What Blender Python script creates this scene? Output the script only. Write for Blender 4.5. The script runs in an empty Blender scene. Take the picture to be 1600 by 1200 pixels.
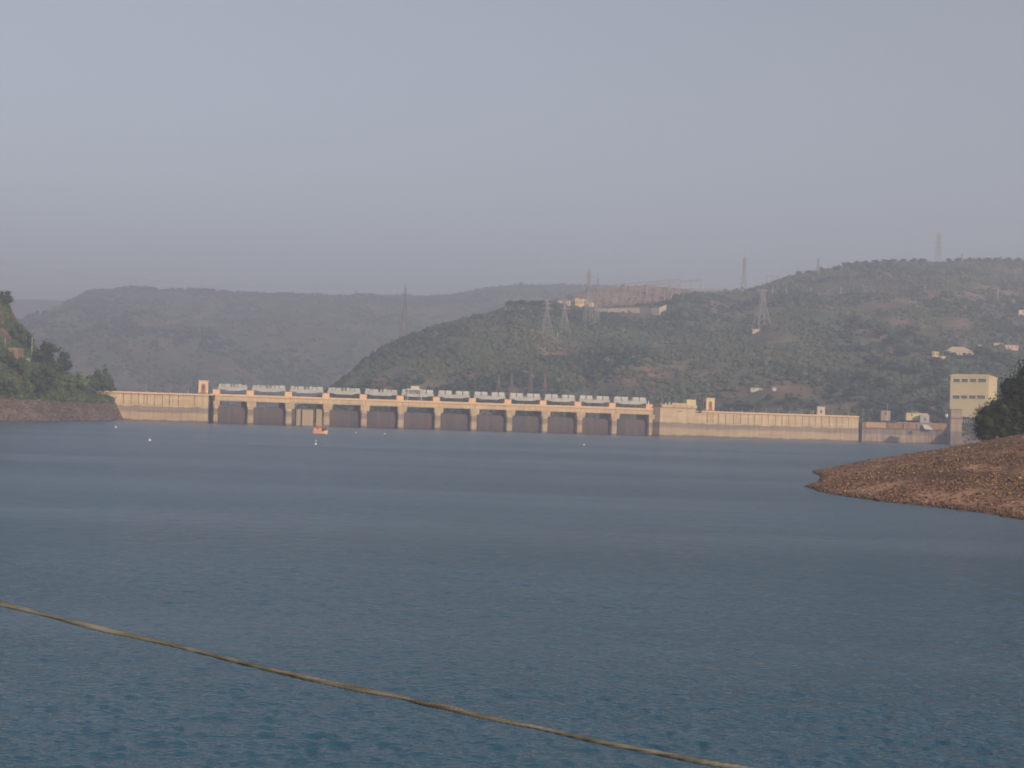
import bpy, math, random
import numpy as np
from mathutils import Vector, Matrix

random.seed(7)
RNG = np.random.default_rng(11)
R = math.radians
scene = bpy.context.scene
COL = scene.collection

# ------------------------------------------------------------------ camera
FPX, CAMH = 2400.0, 8.0                       # focal length in pixels of the 1600 px wide photograph, eye height
ROLL, PITCH = R(1.79), R(1.281)
fwd = Vector((0, math.cos(PITCH), math.sin(PITCH)))
up0 = Vector((0, -math.sin(PITCH), math.cos(PITCH)))
rt0 = Vector((1, 0, 0))
RT = rt0 * math.cos(ROLL) + up0 * math.sin(ROLL)
UP = up0 * math.cos(ROLL) - rt0 * math.sin(ROLL)
cam = bpy.data.cameras.new('camera')
cam.sensor_width = 36.0
cam.lens = 36.0 * FPX / 1600.0
cam.clip_start, cam.clip_end = 0.1, 30000
cam.dof.use_dof = True                        # the photograph is a little soft everywhere
cam.dof.focus_distance = 9.0
cam.dof.aperture_fstop = cam.lens / 1000.0 / 0.0058
cam_ob = bpy.data.objects.new('camera', cam)
COL.objects.link(cam_ob)
m3 = Matrix((RT, UP, -fwd)).transposed()
cam_ob.matrix_world = Matrix.Translation((0, 0, CAMH)) @ m3.to_4x4()
scene.camera = cam_ob

# ------------------------------------------------------------------ world, sun, exposure
SUN_AZ, SUN_EL = R(33), R(21)                 # behind the camera, to its right
sun_dir = Vector((math.sin(SUN_AZ) * math.cos(SUN_EL), -math.cos(SUN_AZ) * math.cos(SUN_EL), math.sin(SUN_EL)))
world = bpy.data.worlds.new('World')
scene.world = world
world.use_nodes = True
wn, wl = world.node_tree.nodes, world.node_tree.links
wn.clear()
w_out = wn.new('ShaderNodeOutputWorld')
w_bg = wn.new('ShaderNodeBackground')
w_sky = wn.new('ShaderNodeTexSky')
w_sky.sky_type = 'NISHITA'
w_sky.sun_disc = False
w_sky.sun_elevation = SUN_EL
w_sky.sun_rotation = math.atan2(sun_dir.x, sun_dir.y)
w_sky.altitude = 300
w_sky.air_density, w_sky.dust_density, w_sky.ozone_density = 1.0, 2.0, 3.0
w_hs = wn.new('ShaderNodeHueSaturation')
w_hs.inputs['Saturation'].default_value = 0.38
w_bg.inputs['Strength'].default_value = 0.104
wl.new(w_sky.outputs[0], w_hs.inputs['Color'])
wl.new(w_hs.outputs[0], w_bg.inputs['Color'])
wl.new(w_bg.outputs[0], w_out.inputs['Surface'])
sun = bpy.data.lights.new('sun', 'SUN')
sun.energy, sun.angle, sun.color = 4.2, R(0.6), (1.0, 0.80, 0.57)
sun_ob = bpy.data.objects.new('sun', sun)
COL.objects.link(sun_ob)
sun_ob.rotation_euler = sun_dir.to_track_quat('Z', 'Y').to_euler()
scene.view_settings.view_transform = 'Standard'
scene.view_settings.look = 'None'
scene.view_settings.gamma = 1.0
scene.view_settings.exposure = 0.13
scene.cycles.use_denoising = True
scene.cycles.max_bounces = 6
scene.cycles.volume_bounces = 2
scene.cycles.sample_clamp_indirect = 4.0
HAZE_DENSITY = 0.00046
HAZE_COLOR = (0.69, 0.74, 0.915)

# ------------------------------------------------------------------ pixel rays (measuring tool for positions)
CAM = np.array([0.0, 0.0, CAMH])
def ray(px, py):
    """photo pixel -> (X/Y, rise/Y) of the line of sight"""
    v = fwd + RT * ((px - 800.0) / FPX) + UP * ((600.0 - py) / FPX)
    return v.x / v.y, v.z / v.y
def at(px, py, Y):
    a, e = ray(px, py)
    return Vector((a * Y, Y, CAMH + e * Y))
def on_water(px, py):
    a, e = ray(px, py)
    Y = -CAMH / e
    return Vector((a * Y, Y, 0.0))

# ------------------------------------------------------------------ numpy noise
def _hash(ix, iy, seed):
    h = (ix.astype(np.int64) * 374761393 + iy.astype(np.int64) * 668265263 + seed * 2147483647) & 0x7fffffff
    h = ((h ^ (h >> 13)) * 1274126177) & 0x7fffffff
    return ((h ^ (h >> 16)) & 0xffff) / 65535.0
def vnoise(x, y, seed=0):
    x = np.asarray(x, float); y = np.asarray(y, float)
    ix, iy = np.floor(x), np.floor(y)
    fx, fy = x - ix, y - iy
    fx = fx * fx * (3 - 2 * fx); fy = fy * fy * (3 - 2 * fy)
    a = _hash(ix, iy, seed); b = _hash(ix + 1, iy, seed); c = _hash(ix, iy + 1, seed); d = _hash(ix + 1, iy + 1, seed)
    return (a * (1 - fx) + b * fx) * (1 - fy) + (c * (1 - fx) + d * fx) * fy
def fbm(x, y, seed=0, octs=4):
    s, amp, tot = 0, 1.0, 0
    for o in range(octs):
        s = s + amp * vnoise(x * 2 ** o, y * 2 ** o, seed + o * 17); tot += amp; amp *= 0.5
    return s / tot            # 0..1

# ------------------------------------------------------------------ materials
def new_mat(name):
    m = bpy.data.materials.new(name); m.use_nodes = True
    return m, m.node_tree.nodes, m.node_tree.links, m.node_tree.nodes['Principled BSDF']
def mat_noise(name, c1, c2, scale=0.5, rough=0.85, bump=0.0, stretch=(1, 1, 1), metallic=0.0, detail=5):
    m, n, l, p = new_mat(name)
    tc = n.new('ShaderNodeNewGeometry'); mp = n.new('ShaderNodeMapping'); mp.inputs['Scale'].default_value = stretch
    l.new(tc.outputs['Position'], mp.inputs['Vector'])
    t = n.new('ShaderNodeTexNoise'); t.inputs['Scale'].default_value = scale; t.inputs['Detail'].default_value = detail
    l.new(mp.outputs[0], t.inputs['Vector'])
    r = n.new('ShaderNodeValToRGB')
    r.color_ramp.elements[0].position, r.color_ramp.elements[1].position = 0.32, 0.68
    r.color_ramp.elements[0].color = (*c1, 1); r.color_ramp.elements[1].color = (*c2, 1)
    l.new(t.outputs['Fac'], r.inputs[0]); l.new(r.outputs[0], p.inputs['Base Color'])
    p.inputs['Roughness'].default_value = rough; p.inputs['Metallic'].default_value = metallic
    p.inputs['Specular IOR Level'].default_value = 0.25
    if bump:
        b = n.new('ShaderNodeBump'); b.inputs['Strength'].default_value = bump; b.inputs['Distance'].default_value = 0.1
        l.new(t.outputs['Fac'], b.inputs['Height']); l.new(b.outputs[0], p.inputs['Normal'])
    return m
def mat_attr(name, rough=0.9, noise_scale=0.0, noise_amt=0.3):
    """colour stored on the mesh (each plant's or soil patch's own colour)"""
    m, n, l, p = new_mat(name)
    a = n.new('ShaderNodeAttribute'); a.attribute_name = 'col'
    p.inputs['Roughness'].default_value = rough; p.inputs['Specular IOR Level'].default_value = 0.15
    if noise_scale:
        g = n.new('ShaderNodeNewGeometry'); t = n.new('ShaderNodeTexNoise'); t.inputs['Scale'].default_value = noise_scale; t.inputs['Detail'].default_value = 6
        l.new(g.outputs['Position'], t.inputs['Vector'])
        mr = n.new('ShaderNodeMapRange'); mr.inputs[1].default_value, mr.inputs[2].default_value = 0.3, 0.7
        mr.inputs[3].default_value, mr.inputs[4].default_value = 1 - noise_amt, 1 + noise_amt
        l.new(t.outputs['Fac'], mr.inputs[0])
        mx = n.new('ShaderNodeVectorMath'); mx.operation = 'SCALE'
        l.new(a.outputs['Color'], mx.inputs[0]); l.new(mr.outputs[0], mx.inputs['Scale'])
        l.new(mx.outputs[0], p.inputs['Base Color'])
    else:
        l.new(a.outputs['Color'], p.inputs['Base Color'])
    return m
def mat_dam(name, top, stain, low, damp, amount=0.25):
    """concrete with the bands that changing water levels left on it"""
    m, n, l, p = new_mat(name)
    g = n.new('ShaderNodeNewGeometry')
    sep = n.new('ShaderNodeSeparateXYZ'); l.new(g.outputs['Position'], sep.inputs[0])
    t = n.new('ShaderNodeTexNoise'); t.inputs['Scale'].default_value = 0.16; t.inputs['Detail'].default_value = 5
    l.new(g.outputs['Position'], t.inputs['Vector'])
    off = n.new('ShaderNodeMath'); off.operation = 'MULTIPLY_ADD'; off.inputs[1].default_value = 2.2
    l.new(t.outputs['Fac'], off.inputs[0]); l.new(sep.outputs['Z'], off.inputs[2])
    mr = n.new('ShaderNodeMapRange'); mr.inputs[1].default_value, mr.inputs[2].default_value = 0.0, 20.0
    l.new(off.outputs[0], mr.inputs[0])
    r = n.new('ShaderNodeValToRGB'); cr = r.color_ramp
    cr.elements[0].position = 0.07; cr.elements[0].color = (*damp, 1)
    cr.elements[1].position = 0.115; cr.elements[1].color = (*low, 1)
    for pos, c in ((0.28, low), (0.34, stain), (0.465, stain), (0.49, top)):
        e = cr.elements.new(pos); e.color = (*c, 1)
    l.new(mr.outputs[0], r.inputs[0])
    # vertical run-off streaks and blotches
    mp = n.new('ShaderNodeMapping'); mp.inputs['Scale'].default_value = (1, 1, 0.08); l.new(g.outputs['Position'], mp.inputs['Vector'])
    s = n.new('ShaderNodeTexNoise'); s.inputs['Scale'].default_value = 0.7; s.inputs['Detail'].default_value = 6; l.new(mp.outputs[0], s.inputs['Vector'])
    sm = n.new('ShaderNodeMapRange'); sm.inputs[1].default_value, sm.inputs[2].default_value = 0.3, 0.7
    sm.inputs[3].default_value, sm.inputs[4].default_value = 1 - amount, 1 + amount * 0.5
    l.new(s.outputs['Fac'], sm.inputs[0])
    # each concrete lift came out a slightly different tone
    lf = n.new('ShaderNodeMath'); lf.operation = 'MULTIPLY'; lf.inputs[1].default_value = 0.62; l.new(sep.outputs['Z'], lf.inputs[0])
    fl = n.new('ShaderNodeMath'); fl.operation = 'FLOOR'; l.new(lf.outputs[0], fl.inputs[0])
    bl = n.new('ShaderNodeMath'); bl.operation = 'MULTIPLY'; bl.inputs[1].default_value = 0.07; l.new(sep.outputs['X'], bl.inputs[0])
    fb = n.new('ShaderNodeMath'); fb.operation = 'FLOOR'; l.new(bl.outputs[0], fb.inputs[0])
    cb_ = n.new('ShaderNodeCombineXYZ'); l.new(fl.outputs[0], cb_.inputs[0]); l.new(fb.outputs[0], cb_.inputs[1])
    wh_ = n.new('ShaderNodeTexWhiteNoise'); l.new(cb_.outputs[0], wh_.inputs['Vector'])
    wm_ = n.new('ShaderNodeMapRange'); wm_.inputs[3].default_value, wm_.inputs[4].default_value = 0.90, 1.07; l.new(wh_.outputs['Value'], wm_.inputs[0])
    mul = n.new('ShaderNodeMath'); mul.operation = 'MULTIPLY'; l.new(sm.outputs[0], mul.inputs[0]); l.new(wm_.outputs[0], mul.inputs[1])
    mx = n.new('ShaderNodeVectorMath'); mx.operation = 'SCALE'
    l.new(r.outputs[0], mx.inputs[0]); l.new(mul.outputs[0], mx.inputs['Scale']); l.new(mx.outputs[0], p.inputs['Base Color'])
    p.inputs['Roughness'].default_value = 0.92; p.inputs['Specular IOR Level'].default_value = 0.15
    return m

M = {}
M['dam'] = mat_dam('dam_concrete', (0.635, 0.468, 0.292), (0.325, 0.245, 0.195), (0.50, 0.370, 0.240), (0.20, 0.145, 0.115), 0.20)
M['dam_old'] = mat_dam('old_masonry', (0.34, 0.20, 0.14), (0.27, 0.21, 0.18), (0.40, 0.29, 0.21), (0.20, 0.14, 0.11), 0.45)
M['coping'] = mat_noise('painted_coping', (0.72, 0.455, 0.275), (0.80, 0.53, 0.33), 0.4, stretch=(1, 1, 0.3))
M['block'] = mat_noise('painted_block', (0.76, 0.48, 0.285), (0.84, 0.55, 0.34), 0.5, stretch=(1, 1, 0.3))
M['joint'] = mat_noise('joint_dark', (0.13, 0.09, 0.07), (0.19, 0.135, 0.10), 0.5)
M['gate'] = mat_noise('gate_steel', (0.082, 0.068, 0.071), (0.120, 0.092, 0.090), 0.18, rough=0.7, stretch=(1, 1, 0.25))
M['rust'] = mat_noise('gate_rust', (0.112, 0.074, 0.072), (0.160, 0.104, 0.095), 0.3, rough=0.8, stretch=(1, 1, 0.2))
M['stoplog'] = mat_noise('stoplog_plate', (0.38, 0.285, 0.18), (0.48, 0.36, 0.23), 0.25, stretch=(1, 1, 0.15))
M['greypaint'] = mat_noise('grey_paint', (0.40, 0.38, 0.36), (0.52, 0.49, 0.46), 0.3, rough=0.6)
M['whitepaint'] = mat_noise('white_sheet', (0.50, 0.48, 0.45), (0.64, 0.61, 0.57), 0.5, rough=0.6, stretch=(1, 1, 0.4))
M['steel'] = mat_noise('galvanised_steel', (0.27, 0.25, 0.24), (0.36, 0.33, 0.31), 0.2, rough=0.6)
M['redsteel'] = mat_noise('primer_steel', (0.17, 0.115, 0.10), (0.23, 0.155, 0.13), 0.2, rough=0.7)
M['cream'] = mat_noise('cream_plaster', (0.64, 0.51, 0.27), (0.72, 0.58, 0.33), 0.12, stretch=(1, 1, 0.3))
M['tower'] = mat_noise('tower_plaster', (0.72, 0.52, 0.27), (0.80, 0.60, 0.34), 0.4)
M['arch'] = mat_noise('arch_paint', (0.34, 0.14, 0.09), (0.42, 0.19, 0.12), 0.4)
M['window'] = mat_noise('window_glass', (0.05, 0.06, 0.07), (0.10, 0.11, 0.12), 0.3, rough=0.25)
M['housewall'] = mat_noise('house_plaster', (0.62, 0.50, 0.36), (0.72, 0.58, 0.42), 0.3)
M['houseroof'] = mat_noise('house_roof', (0.50, 0.36, 0.26), (0.60, 0.44, 0.32), 0.3)
M['pinkwall'] = mat_noise('pink_plaster', (0.68, 0.44, 0.33), (0.76, 0.52, 0.40), 0.3)
M['redwall'] = mat_noise('red_brick_wall', (0.22, 0.14, 0.10), (0.30, 0.19, 0.14), 0.5)
M['brickpanel'] = mat_noise('weathered_brick', (0.44, 0.235, 0.15), (0.54, 0.31, 0.20), 0.5)
M['palestone'] = mat_noise('pale_stone', (0.30, 0.235, 0.19), (0.44, 0.35, 0.28), 0.12, stretch=(1, 1, 0.3))
M['pillar'] = mat_dam('pillar_masonry', (0.40, 0.295, 0.21), (0.25, 0.19, 0.155), (0.24, 0.18, 0.15), (0.2, 0.14, 0.115), 0.25)  # dark lower bands here are painted shade: only the pillar's upper half is lit
M['pinkpost'] = mat_noise('weathered_post', (0.34, 0.235, 0.20), (0.42, 0.30, 0.25), 0.2)
M['pole'] = mat_noise('pole_concrete', (0.58, 0.55, 0.48), (0.68, 0.64, 0.56), 0.5)
M['bark'] = mat_noise('bark', (0.09, 0.06, 0.045), (0.15, 0.11, 0.08), 1.5)
M['leaf'] = mat_attr('foliage', 0.85)
M['soil'] = mat_attr('hill_soil', 0.95, 0.05, 0.35)
M['bank'] = mat_attr('bank_soil', 0.95, 0.6, 0.35)
M['stone'] = mat_attr('rubble_stone', 0.95, 3.0, 0.25)
M['boat'] = mat_noise('boat_orange', (0.66, 0.25, 0.12), (0.74, 0.31, 0.16), 0.8, rough=0.5)
M['boatpale'] = mat_noise('boat_peach', (0.80, 0.46, 0.30), (0.86, 0.52, 0.36), 0.8, rough=0.5)
M['dark'] = mat_noise('dark_fittings', (0.05, 0.045, 0.045), (0.09, 0.08, 0.08), 0.8, rough=0.6)
M['buoy'] = mat_noise('buoy_white', (0.76, 0.76, 0.74), (0.84, 0.84, 0.82), 2.0, rough=0.5)

# ------------------------------------------------------------------ mesh helpers
class MB:
    def __init__(s): s.v, s.f = [], []
    def poly(s, pts, faces):
        o = len(s.v); s.v += [tuple(p) for p in pts]; s.f += [tuple(i + o for i in f) for f in faces]; return s
    def hexa(s, p):            # 8 points: bottom 4 (ccw from above), top 4
        return s.poly(p, [(3, 2, 1, 0), (4, 5, 6, 7), (0, 1, 5, 4), (1, 2, 6, 5), (2, 3, 7, 6), (3, 0, 4, 7)])
    def box(s, x0, x1, y0, y1, z0, z1):
        return s.hexa([(x0, y0, z0), (x1, y0, z0), (x1, y1, z0), (x0, y1, z0), (x0, y0, z1), (x1, y0, z1), (x1, y1, z1), (x0, y1, z1)])
    def bar(s, a, b, r, r2=None, n=4):
        a, b = Vector(a), Vector(b); d = (b - a).normalized()
        q = Vector((0, 0, 1)) if abs(d.z) < 0.9 else Vector((1, 0, 0))
        u = d.cross(q).normalized(); w = d.cross(u); r2 = r if r2 is None else r2
        pts = [c + (u * math.cos(t) + w * math.sin(t)) * rr for c, rr in ((a, r), (b, r2)) for t in [2 * math.pi * (k + .5) / n for k in range(n)]]
        return s.poly(pts, [tuple(range(n))[::-1], tuple(range(n, 2 * n))] + [(k, (k + 1) % n, n + (k + 1) % n, n + k) for k in range(n)])
    def mesh(s, name, material=None, smooth=False):
        me = bpy.data.meshes.new(name); me.from_pydata(s.v, [], s.f); me.update()
        import bmesh
        bm = bmesh.new(); bm.from_mesh(me); bmesh.ops.recalc_face_normals(bm, faces=bm.faces); bm.to_mesh(me); bm.free()
        if smooth: me.polygons.foreach_set('use_smooth', [True] * len(me.polygons))
        if material: me.materials.append(material)
        return me
def obj(name, data, parent=None):
    o = bpy.data.objects.new(name, data); COL.objects.link(o)
    if parent is not None: o.parent = parent
    return o
def build(name, mb, material, parent=None, smooth=False):
    return obj(name, mb.mesh(name, material, smooth), parent)
def tag(o, label=None, cat=None, group=None, kind=None):
    if label: o['label'] = label
    if cat: o['category'] = cat
    if group: o['group'] = group
    if kind: o['kind'] = kind
    return o
def empty(name, loc=(0, 0, 0), rz=0.0):
    o = bpy.data.objects.new(name, None); COL.objects.link(o); o.location = loc; o.rotation_euler = (0, 0, rz)
    o.empty_display_size = 0.5
    return o
def np_mesh(name, verts, tris, cols=None, material=None, smooth=False):
    """many-faced mesh from arrays; faces all have the same corner count"""
    verts = np.asarray(verts, np.float32); tris = np.asarray(tris, np.int32); k = tris.shape[1]
    me = bpy.data.meshes.new(name)
    me.vertices.add(len(verts)); me.vertices.foreach_set('co', verts.ravel())
    me.loops.add(tris.size); me.loops.foreach_set('vertex_index', tris.ravel())
    me.polygons.add(len(tris))
    me.polygons.foreach_set('loop_start', np.arange(0, tris.size, k, dtype=np.int32))
    me.polygons.foreach_set('loop_total', np.full(len(tris), k, np.int32))
    if smooth: me.polygons.foreach_set('use_smooth', np.ones(len(tris), bool))
    me.update(calc_edges=True)
    if cols is not None:
        at_ = me.attributes.new('col', 'FLOAT_COLOR', 'POINT')
        c = np.ones((len(verts), 4), np.float32); c[:, :3] = cols
        at_.data.foreach_set('color', c.ravel())
    if material: me.materials.append(material)
    me.validate()
    return me
ICO_V = None
def ico():
    t = (1 + 5 ** 0.5) / 2
    v = np.array([(-1, t, 0), (1, t, 0), (-1, -t, 0), (1, -t, 0), (0, -1, t), (0, 1, t), (0, -1, -t), (0, 1, -t), (t, 0, -1), (t, 0, 1), (-t, 0, -1), (-t, 0, 1)], float)
    v /= np.linalg.norm(v[0])
    f = np.array([(0, 11, 5), (0, 5, 1), (0, 1, 7), (0, 7, 10), (0, 10, 11), (1, 5, 9), (5, 11, 4), (11, 10, 2), (10, 7, 6), (7, 1, 8), (3, 9, 4), (3, 4, 2), (3, 2, 6), (3, 6, 8), (3, 8, 9), (4, 9, 5), (2, 4, 11), (6, 2, 10), (8, 6, 7), (9, 8, 1)])
    return v, f
ICO_V, ICO_F = ico()
OCT_V = np.array([(1, 0, 0), (-1, 0, 0), (0, 1, 0), (0, -1, 0), (0, 0, 1), (0, 0, -1)], float)
OCT_F = np.array([(0, 2, 4), (2, 1, 4), (1, 3, 4), (3, 0, 4), (2, 0, 5), (1, 2, 5), (3, 1, 5), (0, 3, 5)])
def lumps(P, S, cols, jitter=0.3, base=None):
    """one jittered 20-faced lump per point; P (n,3), S (n,3) radii, cols (n,3)"""
    n = len(P)
    bv, bf = (ICO_V, ICO_F) if base is None else base; nv = len(bv)
    d = bv[None] * (1 + RNG.uniform(-jitter, jitter, (n, nv, 1))) + (0 if base is None else RNG.normal(0, .22, (n, nv, 3)))
    an = RNG.uniform(0, 6.28, n); c, s = np.cos(an)[:, None], np.sin(an)[:, None]
    x = d[..., 0] * c - d[..., 1] * s; y = d[..., 0] * s + d[..., 1] * c
    V = np.stack([x, y, d[..., 2]], -1) * S[:, None, :] + P[:, None, :]
    Fc = (bf[None] + (np.arange(n) * nv)[:, None, None]).reshape(-1, 3)
    C = np.repeat(cols, nv, 0)
    return V.reshape(-1, 3), Fc, C
def leaves(P, S, cols, per, size):
    """loose leaf sprays over a crown: `per` triangles scattered near each lump's surface"""
    n = len(P)
    d = RNG.normal(size=(n, per, 3)); d /= np.linalg.norm(d, axis=-1, keepdims=True)
    c0 = P[:, None] + d * S[:, None] * RNG.uniform(0.7, 1.32, (n, per, 1))
    sz = size if np.ndim(size) == 0 else np.asarray(size)[:, None, None, None]
    t = c0[:, :, None] + RNG.normal(size=(n, per, 3, 3)) * sz * 0.6
    V = t.reshape(-1, 3); Fc = np.arange(len(V)).reshape(-1, 3)
    C = np.repeat(np.repeat(cols, per, 0) * RNG.uniform(0.7, 1.3, (n * per, 1)), 3, 0)
    return V, Fc, C
def merge(parts):
    V, Fc, C, o = [], [], [], 0
    for v, f, c in parts:
        V.append(v); Fc.append(f + o); C.append(c); o += len(v)
    return np.concatenate(V), np.concatenate(Fc), np.concatenate(C)

# ================================================================== SETTING
# ------------------------------------------------------------------ the dam's own axes
DA = R(13.98)
D0 = np.array([-151.6, 894.0]); DD = np.array([math.cos(DA), math.sin(DA)]); DN = np.array([math.sin(DA), -math.cos(DA)])
def dam_pt(s, n, z):
    p = D0 + DD * s + DN * n
    return (p[0], p[1], z)
def dam_at(px, py, n=0.0):
    """pixel -> (s, z) on the vertical plane n metres upstream of the pier noses"""
    a, e = ray(px, py)
    o = D0 + DN * n
    # o + DD*s = (a*Y, Y)
    A = np.array([[DD[0], -a], [DD[1], -1.0]])
    s, Y = np.linalg.solve(A, -o)
    return s, CAMH + e * Y
def dbox(mb, s0, s1, n0, n1, z0, z1):
    return mb.hexa([dam_pt(s0, n1, z0), dam_pt(s1, n1, z0), dam_pt(s1, n0, z0), dam_pt(s0, n0, z0),
                    dam_pt(s0, n1, z1), dam_pt(s1, n1, z1), dam_pt(s1, n0, z1), dam_pt(s0, n0, z1)])

# ------------------------------------------------------------------ ground and water
g = MB(); g.poly([(-9000, -400, -15), (9000, -400, -15), (9000, 9000, -15), (-9000, 9000, -15)], [(0, 1, 2, 3)])
M['ground'] = mat_noise('dry_ground', (0.16, 0.11, 0.07), (0.22, 0.16, 0.10), 0.02)
tag(build('ground', g, M['ground']), kind='structure')

mw, n, l, p = new_mat('lake_water')
p.inputs['Base Color'].default_value = (0.018, 0.078, 0.132, 1)
p.inputs['Roughness'].default_value = 0.30
p.inputs['IOR'].default_value = 1.333
geo = n.new('ShaderNodeNewGeometry')
def wave(scale, stretch, detail, rot):
    mp = n.new('ShaderNodeMapping'); mp.inputs['Scale'].default_value = stretch; mp.inputs['Rotation'].default_value = (0, 0, R(rot))
    l.new(geo.outputs['Position'], mp.inputs['Vector'])
    t = n.new('ShaderNodeTexNoise'); t.inputs['Scale'].default_value = scale; t.inputs['Detail'].default_value = detail; t.inputs['Roughness'].default_value = 0.55
    l.new(mp.outputs[0], t.inputs['Vector']); return t
w1 = wave(5.0, (0.8, 1.0, 1), 3, 6)
w2 = wave(0.62, (0.8, 1.0, 1), 3, -12)
patch = wave(0.020, (0.22, 1.0, 1), 5, 5)          # wind patches: calmer and rougher water
pm = n.new('ShaderNodeMapRange'); pm.inputs[1].default_value, pm.inputs[2].default_value = 0.38, 0.62
pm.inputs[3].default_value, pm.inputs[4].default_value = 0.35, 1.0
l.new(patch.outputs['Fac'], pm.inputs[0])
b2 = n.new('ShaderNodeBump'); b2.inputs['Distance'].default_value = 0.36
l.new(w2.outputs['Fac'], b2.inputs['Height']); l.new(pm.outputs[0], b2.inputs['Strength'])
b1 = n.new('ShaderNodeBump'); b1.inputs['Distance'].default_value = 0.07
wm = n.new('ShaderNodeMapRange'); wm.interpolation_type = 'SMOOTHSTEP'; wm.inputs[1].default_value, wm.inputs[2].default_value = 0.2, 0.8
l.new(w1.outputs['Fac'], wm.inputs[0]); l.new(wm.outputs[0], b1.inputs['Height']); l.new(pm.outputs[0], b1.inputs['Strength']); l.new(b2.outputs[0], b1.inputs['Normal'])
l.new(b1.outputs[0], p.inputs['Normal'])
sy_ = n.new('ShaderNodeSeparateXYZ'); l.new(geo.outputs['Position'], sy_.inputs[0])     # choppier far out, smoother near this shore
rm = n.new('ShaderNodeMapRange'); rm.inputs[1].default_value, rm.inputs[2].default_value = 40.0, 140.0
rm.inputs[3].default_value, rm.inputs[4].default_value = 0.09, 0.23
l.new(sy_.outputs['Y'], rm.inputs[0]); l.new(rm.outputs[0], p.inputs['Roughness'])
# the surface is real waves: a sheet whose rows lie closer together near this shore
na_ = 480
aw_ = np.concatenate([[-6.0, -1.5, -0.7], np.linspace(-0.44, 0.44, na_), [0.7, 1.5, 6.0]])
yr_ = np.concatenate([26.0 * np.exp(np.arange(0, math.log(230 / 26.0), 0.0030)), 230 * np.exp(np.linspace(0.004, math.log(1250 / 230.0), 150))]); nr_ = len(yr_); dr_ = np.gradient(yr_)
AA, YY = np.meshgrid(aw_, yr_); XX = AA * YY; SP = np.repeat(dr_[:, None], len(aw_), 1)
ZZ = np.zeros_like(XX); wr = np.random.default_rng(5); NW = 70
gust = 0.45 + 0.95 * np.clip((fbm(XX / 160 + 3, YY / 42 + 1.7, 401, 4) - 0.30) * 2.4, 0, 1)
for k in range(NW):
    lam = 0.30 * (1.35 / 0.30) ** (wr.random() ** 1.3); th = R(-96) + wr.normal(0, R(44)); kk = 2 * math.pi / lam; amp = 0.145 * math.sqrt(2 / NW) / kk
    ZZ += amp * np.clip((lam / SP - 1.6) / 1.6, 0, 1) * np.sin(kk * (XX * math.cos(th) + YY * math.sin(th)) + wr.uniform(0, 6.28))
ZZ *= gust
# the far rows are cut along the dam's upstream face
over = (XX - D0[0]) * DN[0] + (YY - D0[1]) * DN[1]
Vw = np.stack([XX, YY, ZZ], -1).reshape(-1, 3); c_ = len(aw_)
i = (np.arange(nr_ - 1)[:, None] * c_ + np.arange(c_ - 1)[None]).ravel(); Fq = np.stack([i, i + 1, i + c_ + 1, i + c_], 1)
Fq = Fq[(over.ravel()[Fq] > -14).all(1)]
near_ = np.array([(-400, -300, 0), (400, -300, 0)]); nb = len(Vw)
Vw = np.concatenate([Vw, near_])
me = np_mesh('lake_water', Vw, np.concatenate([Fq, [[nb, nb + 1, c_ - 1, 0]]]), None, mw, True)
tag(obj('lake_water', me), kind='structure')

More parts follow.
